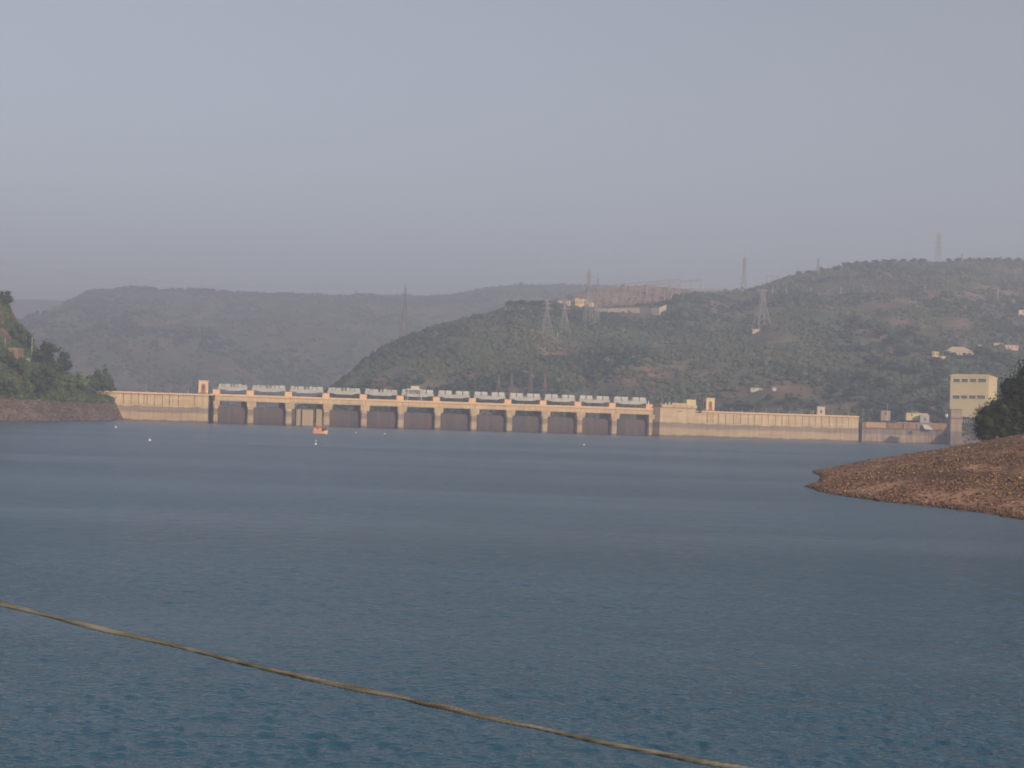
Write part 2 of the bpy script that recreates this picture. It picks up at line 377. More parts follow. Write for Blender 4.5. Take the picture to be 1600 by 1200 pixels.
# ------------------------------------------------------------------ hills
class Ridge:
    """a hillside rising from a foot line to a crest line; skyline measured in the photograph, distances in metres"""
    def __init__(s, prof, Yc, Yb, zb, amp, seed, g=1.0, back=700, noise_len=140.0, drop=0.03):
        pe = np.array([ray(*q) for q in prof]); s.a, s.e = pe[:, 0], pe[:, 1]
        s.Yc, s.Yb, s.zb = (np.array(Yc, float), np.array(Yb, float), np.array(zb, float))
        s.amp, s.seed, s.g, s.back, s.nl, s.drop = amp, seed, g, back, noise_len, drop
    def ia(s, tab, a): return np.interp((np.asarray(a) * FPX + 800), tab[:, 0], tab[:, 1])
    def foot(s, a): return s.ia(s.Yb, a)
    def crest(s, a): return s.ia(s.Yc, a)
    def z(s, a, Y):
        a = np.asarray(a, float); Y = np.asarray(Y, float)
        Yc, Yb, zb = s.crest(a), s.foot(a), s.ia(s.zb, a)
        e = np.interp(a, s.a, s.e); zc = CAMH + e * Yc
        t = (Y - Yb) / (Yc - Yb); tc = np.clip(t, 0, 1)
        X = a * Y
        zz = zb + (zc - zb) * tc ** s.g
        nz = fbm(X / s.nl, Y / s.nl, s.seed, 5) - 0.5
        gul = np.abs(fbm(X / (s.nl * 0.7) + 5, Y / (s.nl * 2.2), s.seed + 50, 4) - 0.5) * 2
        env = np.clip(4 * tc * (1 - tc), 0, 1)
        zz = zz + s.amp * env * (nz * 1.6 + gul * 0.9 - 0.25)
        zz = zz - np.clip(Y - Yc, 0, None) * s.drop
        return zz
    def hit(s, px, py):
        a, e = ray(px, py)
        Ys = np.linspace(s.foot(a), s.crest(a) + 60, 1500)
        zt = s.z(np.full_like(Ys, a), Ys); zr = CAMH + e * Ys
        k = np.nonzero(zt >= zr)[0]
        Y = Ys[k[0]] if len(k) else s.crest(a)
        return Vector((a * Y, Y, float(s.z(a, Y))))
    def mesh(s, name, na, nt, colf, material, a0=None, a1=None):
        a0 = s.a[0] if a0 is None else a0; a1 = s.a[-1] if a1 is None else a1
        aa = np.linspace(a0, a1, na); tt = np.concatenate([np.linspace(0, 1, nt), [1.15, 1.5, 2.0]])
        Agrid, T = np.meshgrid(aa, tt)
        Yb, Yc = s.foot(Agrid), s.crest(Agrid)
        Y = np.where(T <= 1, Yb + (Yc - Yb) * T, Yc + (T - 1) * s.back)
        Z = s.z(Agrid, Y)
        V = np.stack([Agrid * Y, Y, Z], -1).reshape(-1, 3)
        r_, c_ = len(tt), na
        i = (np.arange(r_ - 1)[:, None] * c_ + np.arange(c_ - 1)[None]).ravel()
        Fq = np.stack([i, i + 1, i + c_ + 1, i + c_], 1)
        return np_mesh(name, V, Fq, colf(V), material, True)

def soil_cols(V, c_dry, c_green, c_red, seed, red_at=()):
    f = fbm(V[:, 0] / 60, V[:, 1] / 60, seed, 4); h = fbm(V[:, 0] / 35, V[:, 1] / 35, seed + 9, 4)
    w = np.clip((f - 0.42) * 5, 0, 1)[:, None]; C = np.array(c_dry) * (1 - w) + np.array(c_green) * w
    r = np.clip((h - 0.58) * 8, 0, 1)[:, None] * 0.8
    for (pt, rx, ry) in red_at:
        q = np.exp(-(((V[:, 0] - pt[0]) / rx) ** 2 + ((V[:, 1] - pt[1]) / ry) ** 2))[:, None]
        r = np.maximum(r, q * np.clip(0.5 + (h[:, None] - 0.4) * 3, 0.2, 1))
    return C * (1 - r) + np.array(c_red) * r

# right-hand hill
hill = Ridge([(440, 648), (480, 640), (505, 622), (530, 602), (545, 585), (570, 565), (600, 547), (640, 527), (680, 512), (720, 502), (760, 494), (790, 484), (806, 473), (840, 474), (870, 478),
              (930, 481), (1000, 478), (1040, 472), (1070, 462), (1100, 460), (1160, 457), (1200, 443), (1250, 429), (1300, 419), (1345, 412), (1390, 408), (1450, 410), (1500, 407), (1550, 407), (1600, 410), (1750, 405), (1900, 415)],
             [(400, 1300), (540, 1380), (800, 1620), (1000, 1800), (1300, 2150), (1900, 2300)],
             [(400, 1120), (540, 1090), (1000, 1080), (1250, 1075), (1400, 1085), (1900, 1060)],
             [(400, -14), (900, -6), (1080, 5), (1250, 14), (1400, 14), (1900, 16)], 22, 3, 0.95)
RED_PATCHES = [(hill.hit(1215, 606), 22, 30), (hill.hit(1150, 615), 22, 25), (hill.hit(1235, 612), 22, 22), (hill.hit(1424, 556), 9, 14), (hill.hit(1455, 562), 12, 14),
               (hill.hit(1385, 432), 22, 30), (hill.hit(1530, 445), 30, 40), (hill.hit(1560, 455), 22, 40), (hill.hit(1460, 470), 18, 26), (hill.hit(1500, 500), 18, 20), (hill.hit(1590, 460), 20, 30), (hill.hit(1010, 583), 50, 40), (hill.hit(700, 560), 60, 30)]
hm = hill.mesh('hillside', 360, 150, lambda V: soil_cols(V, (0.148, 0.132, 0.084), (0.098, 0.112, 0.060), (0.24, 0.145, 0.105), 5, RED_PATCHES), M['soil'])
tag(obj('hillside', hm), 'scrub covered hill behind the right half of the dam', 'hill', kind='structure')
# bare red ground rising behind the switchyard
redhill = Ridge([(800, 486), (850, 474), (900, 458), (930, 450), (1000, 447), (1050, 449), (1100, 455), (1160, 452), (1230, 460), (1300, 470)],
                [(800, 2350), (1300, 2450)], [(800, 1880), (1300, 2080)], [(800, 118), (930, 135), (1100, 170), (1300, 190)], 6, 23, 1.0, back=400)
tag(obj('red_earth_slope', redhill.mesh('red_earth_slope', 120, 30, lambda V: soil_cols(V, (0.32, 0.215, 0.16), (0.24, 0.175, 0.12), (0.36, 0.215, 0.165), 31), M['soil'])), 'bare reddish ground behind the hilltop switchyard', 'slope', kind='structure')
# flat-topped hill far behind the left half of the dam
mesa = Ridge([(-260, 560), (-120, 540), (0, 512), (40, 500), (70, 487), (100, 474), (118, 465), (135, 455), (150, 452), (200, 450), (250, 452), (300, 454), (400, 458), (500, 460), (600, 462), (690, 462), (720, 458), (745, 452), (780, 448), (815, 446), (860, 445), (920, 445), (1000, 450), (1150, 470), (1300, 520)],
             [(-260, 3000), (150, 3300), (600, 3700), (1300, 3900)], [(-260, 1900), (300, 1950), (1300, 2300)], [(-260, -14), (1300, -14)], 75, 41, 0.85, noise_len=300.0)
tag(obj('flat_topped_hill', mesa.mesh('flat_topped_hill', 260, 110, lambda V: soil_cols(V, (0.125, 0.118, 0.088), (0.078, 0.098, 0.062), (0.18, 0.130, 0.100), 47), M['soil'])), 'hazy flat topped hill far behind the dam', 'hill', kind='structure')
far = Ridge([(-500, 480), (-200, 474), (0, 468), (60, 468), (100, 470), (160, 476), (300, 500), (500, 540)], [(-500, 4700), (500, 4900)], [(-500, 3900), (500, 3900)], [(-500, -14), (500, -14)], 20, 61)
tag(obj('distant_ridge', far.mesh('distant_ridge', 80, 30, lambda V: soil_cols(V, (0.12, 0.10, 0.07), (0.07, 0.08, 0.05), (0.16, 0.11, 0.08), 66), M['soil'])), 'faintest ridge at the far left of the skyline', 'ridge', kind='structure')

# left bank
class LeftBank(Ridge):
    def z(s, a, Y):
        a = np.asarray(a, float); Y = np.asarray(Y, float)
        Yc, Yb = s.crest(a), s.foot(a)
        zc = CAMH + np.interp(a, s.a, s.e) * Yc
        d = Y - Yb
        band = np.minimum(9.3, zc)
        q = np.clip(d / 16.0, 0, 1)
        low = -0.6 + (band + 0.6) * (0.75 * q + 0.25 * q * q * (3 - 2 * q))
        t = np.clip((d - 16.0) / np.maximum(Yc - Yb - 16.0, 1), 0, 1)
        zz = np.where(d < 16.0, low, band + (zc - band) * t ** 0.9)
        X = a * Y
        zz = zz + (fbm(X / 16, Y / 16, s.seed, 4) - 0.5) * (0.7 + 4.5 * np.clip(4 * t * (1 - t), 0, 1)) * np.clip(d / 4, 0, 1)
        return zz - np.clip(Y - Yc, 0, None) * 0.05
def yw(px, py): return on_water(px, py).y
LB = [(-200, 655.5), (-80, 656.5), (0, 657.2), (60, 657.6), (100, 657.3), (130, 656.8), (170, 656.6), (206, 656.7), (214, 656.8)]
LBY = [(ray(*q)[0] * FPX + 800, yw(*q)) for q in LB]
bank_l = LeftBank([(-200, 430), (-90, 445), (-20, 458), (0, 464), (12, 480), (20, 500), (40, 528), (50, 545), (75, 562), (100, 585), (125, 607), (150, 617), (180, 621), (188, 624), (197, 631), (204, 645), (210, 657), (214, 659)],
                  [(x, y + d) for (x, y), d in zip(LBY, (260, 220, 190, 140, 110, 80, 46, 26, 26))], LBY, [(-200, 0), (214, 0)], 0, 71, back=120)
def bank_cols(V):
    X, Y, Z = V.T
    f = fbm(X / 9, Y / 9, 5, 4)[:, None]; g2 = fbm(Y / 30 + X / 40, Z / 1.2, 8, 3)[:, None]; k = fbm(X / 14, Y / 14, 9, 3)[:, None]
    brown = np.array((0.135, 0.098, 0.084)); tan = np.array((0.235, 0.165, 0.115)); olive = np.array((0.105, 0.112, 0.055)); red = np.array((0.25, 0.135, 0.095))
    C = brown + (tan - brown) * np.clip((f - 0.45) * 4 + (g2 - .5) * 1.2, 0, 1)
    up = np.clip((Z[:, None] - 8.5) / 2, 0, 1)
    hi = olive + (red - olive) * np.clip((k - 0.56) * 5, 0, 1)
    return C * (1 - up) + hi * up
tag(obj('left_bank', bank_l.mesh('left_bank', 200, 160, bank_cols, M['bank'], a0=ray(-200, 600)[0], a1=ray(214, 655)[0])), 'steep left bank with a bare brown strip above the water', 'bank', kind='structure')

# right bank: stony spit
shore = [on_water(*q) for q in ((1600, 813), (1540, 802), (1450, 791), (1370, 783), (1310, 774), (1275, 767), (1258, 760), (1272, 756), (1283, 752), (1284, 746), (1272, 740), (1267, 736.5))]
pts = [(150, -60), (120, 20), (80, 85), (58, 122)] + [(v.x, v.y) for v in shore] + [(62, 300), (78, 335), (104, 385), (150, 440), (240, 500), (500, 640), (900, 640), (900, -60)]
SH = np.array(pts)
def bank_dist(x, y):
    x = np.asarray(x, float); y = np.asarray(y, float)
    P = SH; Q = np.roll(SH, -1, 0); best = np.full(x.shape, 1e9); ins = np.zeros(x.shape, bool)
    for k in range(len(P)):
        (x0, y0), (x1, y1) = P[k], Q[k]
        dx, dy = x1 - x0, y1 - y0
        if k < len(P) - 3:
            t = np.clip(((x - x0) * dx + (y - y0) * dy) / (dx * dx + dy * dy), 0, 1)
            best = np.minimum(best, np.hypot(x - x0 - t * dx, y - y0 - t * dy))
        c = (y0 > y) != (y1 > y)
        if abs(dy) > 1e-9: ins ^= c & (x < x0 + (y - y0) / dy * dx)
    return np.where(ins, best, -best) + (fbm(x / 2.6, y / 2.6, 57, 3) - 0.5) * 1.5
def bank_z(x, y):
    d = bank_dist(x, y)
    lin = 0.05 + np.minimum(d, 1.2) * 0.20 + np.clip(d - 1.2, 0, None) * 0.215
    cap = 11.5
    zz = np.where(d > 0, np.where(lin < 7, lin, 7 + (cap - 7) * (1 - np.exp(-(lin - 7) / (cap - 7)))), d * 0.35)
    return zz + (fbm(np.asarray(x) / 5, np.asarray(y) / 5, 91, 4) - 0.5) * np.clip(d / 6, 0.0, 1) * 0.9
def rb_hit(px, py):
    a, e = ray(px, py); Ys = np.linspace(90, 430, 3000); zt = bank_z(a * Ys, Ys); k = np.nonzero((zt >= CAMH + e * Ys) & (zt > 0))[0]
    Y = Ys[k[0]] if len(k) else 320.0
    return Vector((a * Y, Y, float(bank_z(np.array([a * Y]), np.array([Y]))[0])))
gx, gy = np.meshgrid(np.linspace(25, 260, 236), np.concatenate([np.linspace(-40, 100, 30), np.linspace(101, 330, 230), np.linspace(334, 560, 40)]))
V = np.stack([gx, gy, np.maximum(bank_z(gx, gy), -3)], -1).reshape(-1, 3)
c_ = gx.shape[1]; i = (np.arange(gx.shape[0] - 1)[:, None] * c_ + np.arange(c_ - 1)[None]).ravel()
def spit_cols(V):
    f = fbm(V[:, 0] / 4, V[:, 1] / 6, 15, 4)[:, None]; k = fbm(V[:, 0] / 12, V[:, 1] / 16, 19, 3)[:, None]
    a_, b_, o_ = np.array((0.215, 0.120, 0.084)), np.array((0.345, 0.205, 0.135)), np.array((0.165, 0.130, 0.072))
    C = a_ + (b_ - a_) * np.clip((f - 0.35) * 3.2, 0, 1); w = np.clip((k - 0.50) * 6, 0, 0.75)
    C = C * (1 - w) + o_ * w
    band = np.clip((fbm(V[:, 2] * 1.6 + 3, V[:, 1] / 60, 27, 3)[:, None] - 0.5) * 1.6, -.28, .28); C = C * (1 + band)
    wet = np.clip(1 - V[:, 2:3] / 0.35, 0, 1) * 0.55
    return C * (1 - wet) + np.array((0.06, 0.045, 0.035)) * wet
tag(obj('stony_bank', np_mesh('stony_bank', V, np.stack([i, i + 1, i + c_ + 1, i + c_], 1), spit_cols(V), M['bank'], True)), 'reddish brown stony spit on the right', 'bank', kind='structure')

a = RNG.uniform(ray(-90, 640)[0], ray(205, 650)[0], 3600); d = RNG.uniform(0.5, 18, 3600); Y = bank_l.foot(a) + d; r = 0.18 + 0.75 * RNG.random(3600) ** 3.5
P = np.stack([a * Y, Y, bank_l.z(a, Y) + r * .1], 1); S = np.stack([r * 1.4, r, r * .7], 1); c = np.array((0.165, 0.122, 0.10)) * RNG.uniform(.6, 1.35, (3600, 1))
Vv, Ff, Cc = lumps(P, S, c, .35)
tag(obj('left_bank_stones', np_mesh('left_bank_stones', Vv, Ff, Cc, M['stone'])), 'brown stones on the bare strip of the left bank', 'stones', kind='stuff')
# loose stones on the spit
N = 170000
a_ = RNG.uniform(0.185, 0.36, N); Yr = RNG.uniform(125, 345, N) ** 1.0; xr = a_ * Yr
dd = bank_dist(xr, Yr); keep = (dd > 0.05) & (RNG.uniform(0, 1, N) < 0.30 * np.clip((fbm(xr / 9, Yr / 13, 35, 3) - 0.34) * 5, 0.6, 1) + 0.75 * np.clip((fbm(xr / 5, Yr / 8, 33) - 0.45) * 5, 0, 1) + (dd < 1.6)); xr, Yr = xr[keep][:62000], Yr[keep][:62000]
sz = 0.035 + 0.13 * RNG.random(len(xr)) ** 4 + (RNG.random(len(xr)) < 0.004) * RNG.uniform(.08, .2, len(xr)); zz = bank_z(xr, Yr)
tint = RNG.random((len(xr), 1)); wetr = np.clip(1 - zz / 0.4, 0, 1)[:, None] * 0.6
cc = (np.array((0.165, 0.092, 0.066)) * (1 - tint) + np.array((0.37, 0.225, 0.152)) * tint ** 1.6) * RNG.uniform(0.55, 1.25, (len(xr), 1))
cc = cc * (1 - wetr) + np.array((0.05, 0.04, 0.033)) * wetr
pale = RNG.random(len(xr)) < 0.0012; cc[pale] = (0.46, 0.37, 0.30)
Vv, Ff, Cc = lumps(np.stack([xr, Yr, zz + sz * 0.25], 1), np.stack([sz * 1.25, sz * 1.05, sz * 0.85], 1) * 1.15, cc, 0.25, (OCT_V, OCT_F))
tag(obj('rubble', np_mesh('rubble', Vv, Ff, Cc, M['stone'])), 'loose reddish stones strewn over the right bank', 'rubble', kind='stuff')
# tufts of dry weed between the stones
N = 2200
a_ = RNG.uniform(0.19, 0.36, N); Yr = RNG.uniform(130, 340, N); xr = a_ * Yr; dd = bank_dist(xr, Yr)
k = (dd > 1.0) & (fbm(xr / 9, Yr / 12, 77) > 0.52); xr, Yr = xr[k], Yr[k]
P = np.stack([xr, Yr, bank_z(xr, Yr) + 0.06], 1); S = np.full((len(P), 3), 0.22); S[:, 2] = 0.12
cw = np.array((0.13, 0.11, 0.045)) + RNG.uniform(0, 0.06, (len(P), 1)) * np.array((1, .9, .4))
Vv, Ff, Cc = leaves(P, S, cw, 16, 0.10)
tag(obj('dry_weeds', np_mesh('dry_weeds', Vv, Ff, Cc, M['leaf'])), 'low olive weeds growing between the stones on the bank', 'weeds', kind='stuff')

# ------------------------------------------------------------------ scrub on the hills (nobody could count it)
def scrub(ridge, n, rlo, rhi, seed, pal, clump, thin_at=(), amin=None, amax=None, beyond=1.05, flat=0.8, dens=(0.28, 3.4), per=5):
    a0, a1 = (ridge.a[0] if amin is None else amin), (ridge.a[-1] if amax is None else amax)
    a = RNG.uniform(a0, a1, n); t = RNG.uniform(0.0, beyond, n)
    Yb, Yc = ridge.foot(a), ridge.crest(a); Y = Yb + (Yc - Yb) * t; X = a * Y
    f = fbm(X / clump, Y / clump, seed, 4); pr = np.clip((f - dens[0]) * dens[1], 0.06, 1)
    for (pt, rx, ry) in thin_at: pr = pr * (1 - 0.72 * np.exp(-(((X - pt[0]) / (rx * 1.05)) ** 2 + ((Y - pt[1]) / (ry * 1.05)) ** 2)))
    k = RNG.random(n) < pr; a, X, Y, f = a[k], X[k], Y[k], f[k]
    r = (rlo + (rhi - rlo) * RNG.random(len(X)) ** 2) * (0.75 + 0.6 * np.clip((f - 0.35) * 3, 0, 1))
    z = ridge.z(a, Y)
    h = fbm(X / (clump * 1.7), Y / (clump * 1.7), seed + 3, 3); w = np.clip((h - 0.40) * 5.0 + RNG.normal(0, .12, len(h)), 0, 1)[:, None]; r = r * (1.25 - 0.45 * w[:, 0])
    P = np.stack([X, Y, z + r * 0.45], 1); S = np.stack([r * RNG.uniform(.85, 1.25, len(r)), r, r * flat * RNG.uniform(.8, 1.3, len(r))], 1)
    c = np.array(pal[0]) * (1 - w) + np.array(pal[1]) * w
    dry = (RNG.random(len(r)) < 0.10)[:, None]; c = np.where(dry, np.array(pal[2]), c) * RNG.uniform(0.84, 1.16, (len(r), 1))
    parts = [lumps(P, S * 0.92, c, 0.36)]
    if per: parts.append(leaves(P, S, c, per, r * 0.42))
    return merge(parts)
PAL = ((0.028, 0.050, 0.024), (0.086, 0.104, 0.047), (0.125, 0.105, 0.068))
Vv, Ff, Cc = scrub(hill, 54000, 1.1, 3.3, 7, PAL, 48.0, RED_PATCHES + [(hill.hit(985, 484), 95, 45)] + [(hill.hit(px, py) - Vector((0, dy, 0)), rx, ry) for px, py, rx, ry, dy in ((1462, 560, 7, 22, 14), (1499, 561, 18, 30, 18), (1573, 547, 18, 26, 16), (1598, 494, 9, 24, 14), (1207, 466, 5, 30, 20), (1228, 465, 5, 30, 20), (1267, 464, 5, 30, 20), (1313, 464, 5, 30, 20), (1559, 474, 6, 30, 18), (1184, 520, 12, 26, 16), (1190, 611, 16, 16, 10), (900, 480, 30, 40, 20))], amin=ray(470, 600)[0], amax=ray(1680, 500)[0])
tag(obj('hillside_scrub', np_mesh('hillside_scrub', Vv, Ff, Cc, M['leaf'])), 'dense green and brown scrub covering the right hill', 'scrub', kind='stuff')
PAL2 = ((0.034, 0.054, 0.036), (0.078, 0.094, 0.054), (0.12, 0.10, 0.07))
Vv, Ff, Cc = scrub(mesa, 21000, 2.2, 5.0, 29, PAL2, 110.0, beyond=1.02, amin=ray(-60, 500)[0], amax=ray(1000, 500)[0], per=3)
tag(obj('far_hill_scrub', np_mesh('far_hill_scrub', Vv, Ff, Cc, M['leaf'])), 'hazy scrub covering the flat topped hill', 'scrub', kind='stuff')
Vv, Ff, Cc = scrub(redhill, 900, 1.2, 3.0, 39, PAL, 40.0, per=4)
tag(obj('red_slope_scrub', np_mesh('red_slope_scrub', Vv, Ff, Cc, M['leaf'])), 'sparse scrub on the red ground behind the switchyard', 'scrub', kind='stuff')
LPAL = ((0.045, 0.068, 0.028), (0.100, 0.128, 0.046), (0.17, 0.11, 0.07))
N = 15000
a = RNG.uniform(ray(-120, 600)[0], ray(178, 600)[0], N); d = RNG.uniform(17, 200, N); Y = bank_l.foot(a) + d
k = (Y < bank_l.crest(a) + 6) & (fbm(a * Y / 14, Y / 14, 12, 3) > 0.33); a, Y = a[k], Y[k]
r = 0.6 + 1.7 * RNG.random(len(a)) ** 1.5; P = np.stack([a * Y, Y, bank_l.z(a, Y) + r * .4], 1); S = np.stack([r * 1.1, r, r * .85], 1)
w = RNG.random((len(a), 1)); c = (np.array(LPAL[0]) * (1 - w) + np.array(LPAL[1]) * w) * RNG.uniform(.8, 1.2, (len(a), 1))
Vv, Ff, Cc = merge([lumps(P, S * .85, c, .35), leaves(P, S, c, 14, r * 0.30)])
tag(obj('left_bank_scrub', np_mesh('left_bank_scrub', Vv, Ff, Cc, M['leaf'])), 'low bushes covering the slope of the left bank', 'scrub', kind='stuff')

# ================================================================== TREES
def crown_mesh(seed, lobes, per, tri, core=0.72, c1=(0.05, 0.066, 0.03), c2=(0.10, 0.11, 0.045), shape=(0.42, 0.42, 0.36), zc=0.60):
    """crown in a tree of height 1: lobes spread in an ellipsoid, each a rough lump hidden under leaf sprays"""
    rs = np.random.default_rng(seed); global RNG; keep_ = RNG; RNG = rs
    d = rs.normal(size=(lobes, 3)); d /= np.linalg.norm(d, axis=1, keepdims=True); rad = rs.random((lobes, 1)) ** 0.45
    P = d * rad * np.array(shape) * 0.72 + np.array((0, 0, zc))
    r = rs.uniform(0.10, 0.20, lobes)
    S = np.stack([r * rs.uniform(.9, 1.3, lobes), r * rs.uniform(.9, 1.3, lobes), r * rs.uniform(.7, 1.0, lobes)], 1)
    w = rs.random((lobes, 1)); c = np.array(c1) * (1 - w) + np.array(c2) * w
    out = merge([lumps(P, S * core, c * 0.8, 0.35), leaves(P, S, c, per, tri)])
    RNG = keep_
    return out
def trunk_mb(seed, r=0.022, top=0.55):
    rs = random.Random(seed); mb = MB(); p0 = Vector((0, 0, -0.06)); rr = r
    for k in range(4):
        p1 = p0 + Vector((rs.uniform(-.025, .025), rs.uniform(-.025, .025), (top + .06) / 4)); mb.bar(p0, p1, rr, rr * .82, 7)
        if k >= 1:
            for q in range(2):
                an = rs.uniform(0, 6.28); e = p1 + Vector((math.cos(an) * .2, math.sin(an) * .2, .14)); mb.bar(p1, e, rr * .55, rr * .2, 5)
        p0, rr = p1, rr * .82
    return mb
TREE_KINDS = {}
def tree_kind(key, **kw):
    v, f, c = crown_mesh(**kw)
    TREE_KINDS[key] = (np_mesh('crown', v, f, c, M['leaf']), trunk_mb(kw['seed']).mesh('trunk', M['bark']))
DKG, MIDG, LTG = ((0.030, 0.047, 0.022), (0.058, 0.078, 0.034)), ((0.050, 0.072, 0.029), (0.096, 0.120, 0.043)), ((0.090, 0.118, 0.040), (0.145, 0.168, 0.060))
for key, cs in (('dark', DKG), ('mid', MIDG), ('light', LTG)):
    for q in range(3):
        tree_kind(key + str(q), seed=100 + q * 7 + len(key) * 31, lobes=26, per=26, tri=0.040, c1=cs[0], c2=cs[1], shape=(0.46, 0.46, 0.40), zc=0.54)
for q in range(3):
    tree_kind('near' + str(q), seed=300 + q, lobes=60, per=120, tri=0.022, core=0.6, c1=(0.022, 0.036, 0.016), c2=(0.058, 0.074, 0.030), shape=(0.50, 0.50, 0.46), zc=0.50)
for q in range(2):
    tree_kind('sparse' + str(q), seed=340 + q, lobes=14, per=26, tri=0.038, c1=MIDG[0], c2=MIDG[1], core=0.5, shape=(0.34, 0.34, 0.42), zc=0.62)
tree_count = {}
def tree(name, key, base, h, wr, label, group, rz=None):
    o = empty(name, base, random.uniform(0, 6.28) if rz is None else rz); o.scale = (h * wr, h * wr, h)
    obj('crown', TREE_KINDS[key][0], o); obj('trunk', TREE_KINDS[key][1], o)
    return tag(o, label, 'tree', group)
# left bank: (px of trunk, py of foot, py of top, width px, kind, label)
LT = [(8, 482, 452, 30, 'dark0', 'dark bushy tree on top of the red cliff at the left edge'),
      (30, 545, 503, 30, 'mid1', 'dark green tree on the slope below the red cliff, leftmost pole at its foot'),
      (42, 552, 512, 24, 'dark2', 'dark tree beside the tall pole on the left slope, on its cliff side'),
      (70, 578, 528, 44, 'dark1', 'broad dark tree on the skyline just right of the tall left pole'),
      (98, 592, 546, 34, 'dark0', 'dark rounded tree stepping down the left skyline towards the dam'),
      (12, 578, 546, 28, 'mid0', 'green bush tree in front of the brown walled house'),
      (5, 624, 586, 30, 'mid2', 'low green tree above the bare strip at the left edge'),
      (20, 625, 596, 18, 'dark1', 'small dark tree left of the bare soil gully'),
      (46, 622, 592, 22, 'light0', 'small yellow green tree right of the bare soil gully'),
      (63, 627, 562, 38, 'dark2', 'tall dark tree at the centre of the left bank slope'),
      (84, 615, 574, 28, 'mid1', 'mid green tree right of the tall dark central tree'),
      (104, 616, 580, 32, 'light1', 'light green tree near the middle of the left bank'),
      (124, 621, 577, 34, 'light2', 'pale green rounded tree second in from the dark end trees'),
      (140, 622, 582, 26, 'mid0', 'mid green tree between the pale tree and the dark end tree'),
      (152, 622, 574, 28, 'dark0', 'dark tree standing near the dam end of the left bank'),
      (164, 622, 569, 22, 'sparse0', 'thin sparse tree rising highest near the dam end of the bank'),
      (168, 624, 586, 24, 'mid2', 'green tree in front of the thin sparse tree by the dam'),
      (177, 625, 604, 20, 'dark1', 'low dark bush tree touching the end of the dam wall'),
      (30, 592, 556, 26, 'mid1', 'green tree below the pale garden wall on the left slope'),
      (88, 588, 562, 24, 'mid2', 'olive tree half way up the left slope under the skyline trees')]
for (px, py, pt, wpx, key, lab) in LT:
    b = bank_l.hit(px, py); hh = (py - pt) * b.y / FPX * 1.05; ww = wpx * b.y / FPX
    tree('bank_tree', key, b, hh, ww / hh / 0.86, lab, 'trees on the left bank')
# right bank
RTL = [(1606, 667, 524, 96, 'near0', 'tallest dark tree cut by the right edge of the photograph'),
       (1578, 672, 578, 70, 'near1', 'dark leafy tree between the yellow building and the right edge'),
       (1553, 678, 594, 66, 'near2', 'dark tree in front of the yellow building corner'),
       (1541, 682, 626, 44, 'near1', 'low dark bush tree leftmost of the clump on the right bank'),
       (1590, 676, 632, 58, 'near2', 'low dark tree at the foot of the clump at the right edge')]
for (px, py, pt, wpx, key, lab) in RTL:
    b = rb_hit(px, py); hh = (py - pt) * b.y / FPX; ww = wpx * b.y / FPX
    tree('bank_tree', key, b - Vector((0, 0, .3)), hh, ww / hh / 0.95, lab, 'dark trees on the right bank')
# trees that stand out on the hill
def hill_tree(px, py, hpx, wpx, key, lab, grp, r=hill):
    b = r.hit(px, py); hh = hpx * b.y / FPX; ww = wpx * b.y / FPX
    return tree('hill_tree', key, b, hh, ww / hh / 0.86, lab, grp)
for (px, py, hp, wp, lab) in ((1530, 410, 9, 9, 'lone round tree on the hill skyline, left one of the pair near the right edge'),
                              (1559, 410, 9, 12, 'lone round tree on the hill skyline, right one of the pair near the right edge'),
                              (1056, 476, 20, 16, 'dark round tree at the right end of the pale retaining wall'),
                              (1307, 424, 10, 14, 'dark tree on the skyline where the right hill steps up'),
                              (1395, 411, 8, 14, 'dark tree at the crest left of the highest pylon')):
    hill_tree(px, py, hp, wp, 'dark' + str(random.randrange(3)), lab, 'trees that stand out on the right hill')
hill_tree(815, 450, 11, 11, 'dark1', 'lone tree standing out on the far flat skyline', None, mesa)
for (px, wp, od) in ((797, 18, 'first'), (815, 26, 'second'), (833, 22, 'third'), (848, 18, 'fourth')):
    hill_tree(px, 480, 13, wp, 'dark' + str(random.randrange(3)), f'{od} dark tree from the left in the row left of the switchyard buildings', 'trees left of the switchyard')
for (px, py, hp, wp) in ((1375, 530, 20, 26), (1395, 545, 22, 28), (1420, 530, 20, 28), (1410, 560, 18, 26), (1440, 545, 18, 22), (1365, 575, 20, 28), (1395, 585, 20, 30), (1430, 590, 22, 30), (1345, 600, 20, 28), (1380, 612, 22, 30), (1420, 620, 20, 26),
                         (1455, 610, 24, 28), (1470, 595, 20, 24), (1330, 625, 20, 26), (1300, 620, 18, 24), (1465, 575, 16, 22), (1535, 560, 18, 26), (1560, 570, 20, 26), (1475, 640, 34, 24), (1465, 645, 22, 22), (1440, 635, 14, 20), (1350, 640, 14, 22)):
    hill_tree(px, py, hp * 1.25, wp * 1.35, random.choice(('dark0', 'dark1', 'dark2', 'dark1')), 'dark tree in the dense wood on the slope left of and above the yellow building', 'wood above the yellow building')
for px in (1248, 1262, 1283, 1322, 1338, 1352, 1368, 1382, 1412, 1428, 1441, 1482, 1497, 1515, 1543, 1575, 1590):
    hill_tree(px, float(np.interp(px, (1200, 1250, 1300, 1345, 1390, 1450, 1500, 1600), (443, 429, 419, 412, 408, 410, 407, 410))) + 2, random.uniform(7, 11), random.uniform(9, 17), 'dark' + str(random.randrange(3)), 'small dark tree crown breaking the skyline of the right hill', 'tree crowns along the right skyline')
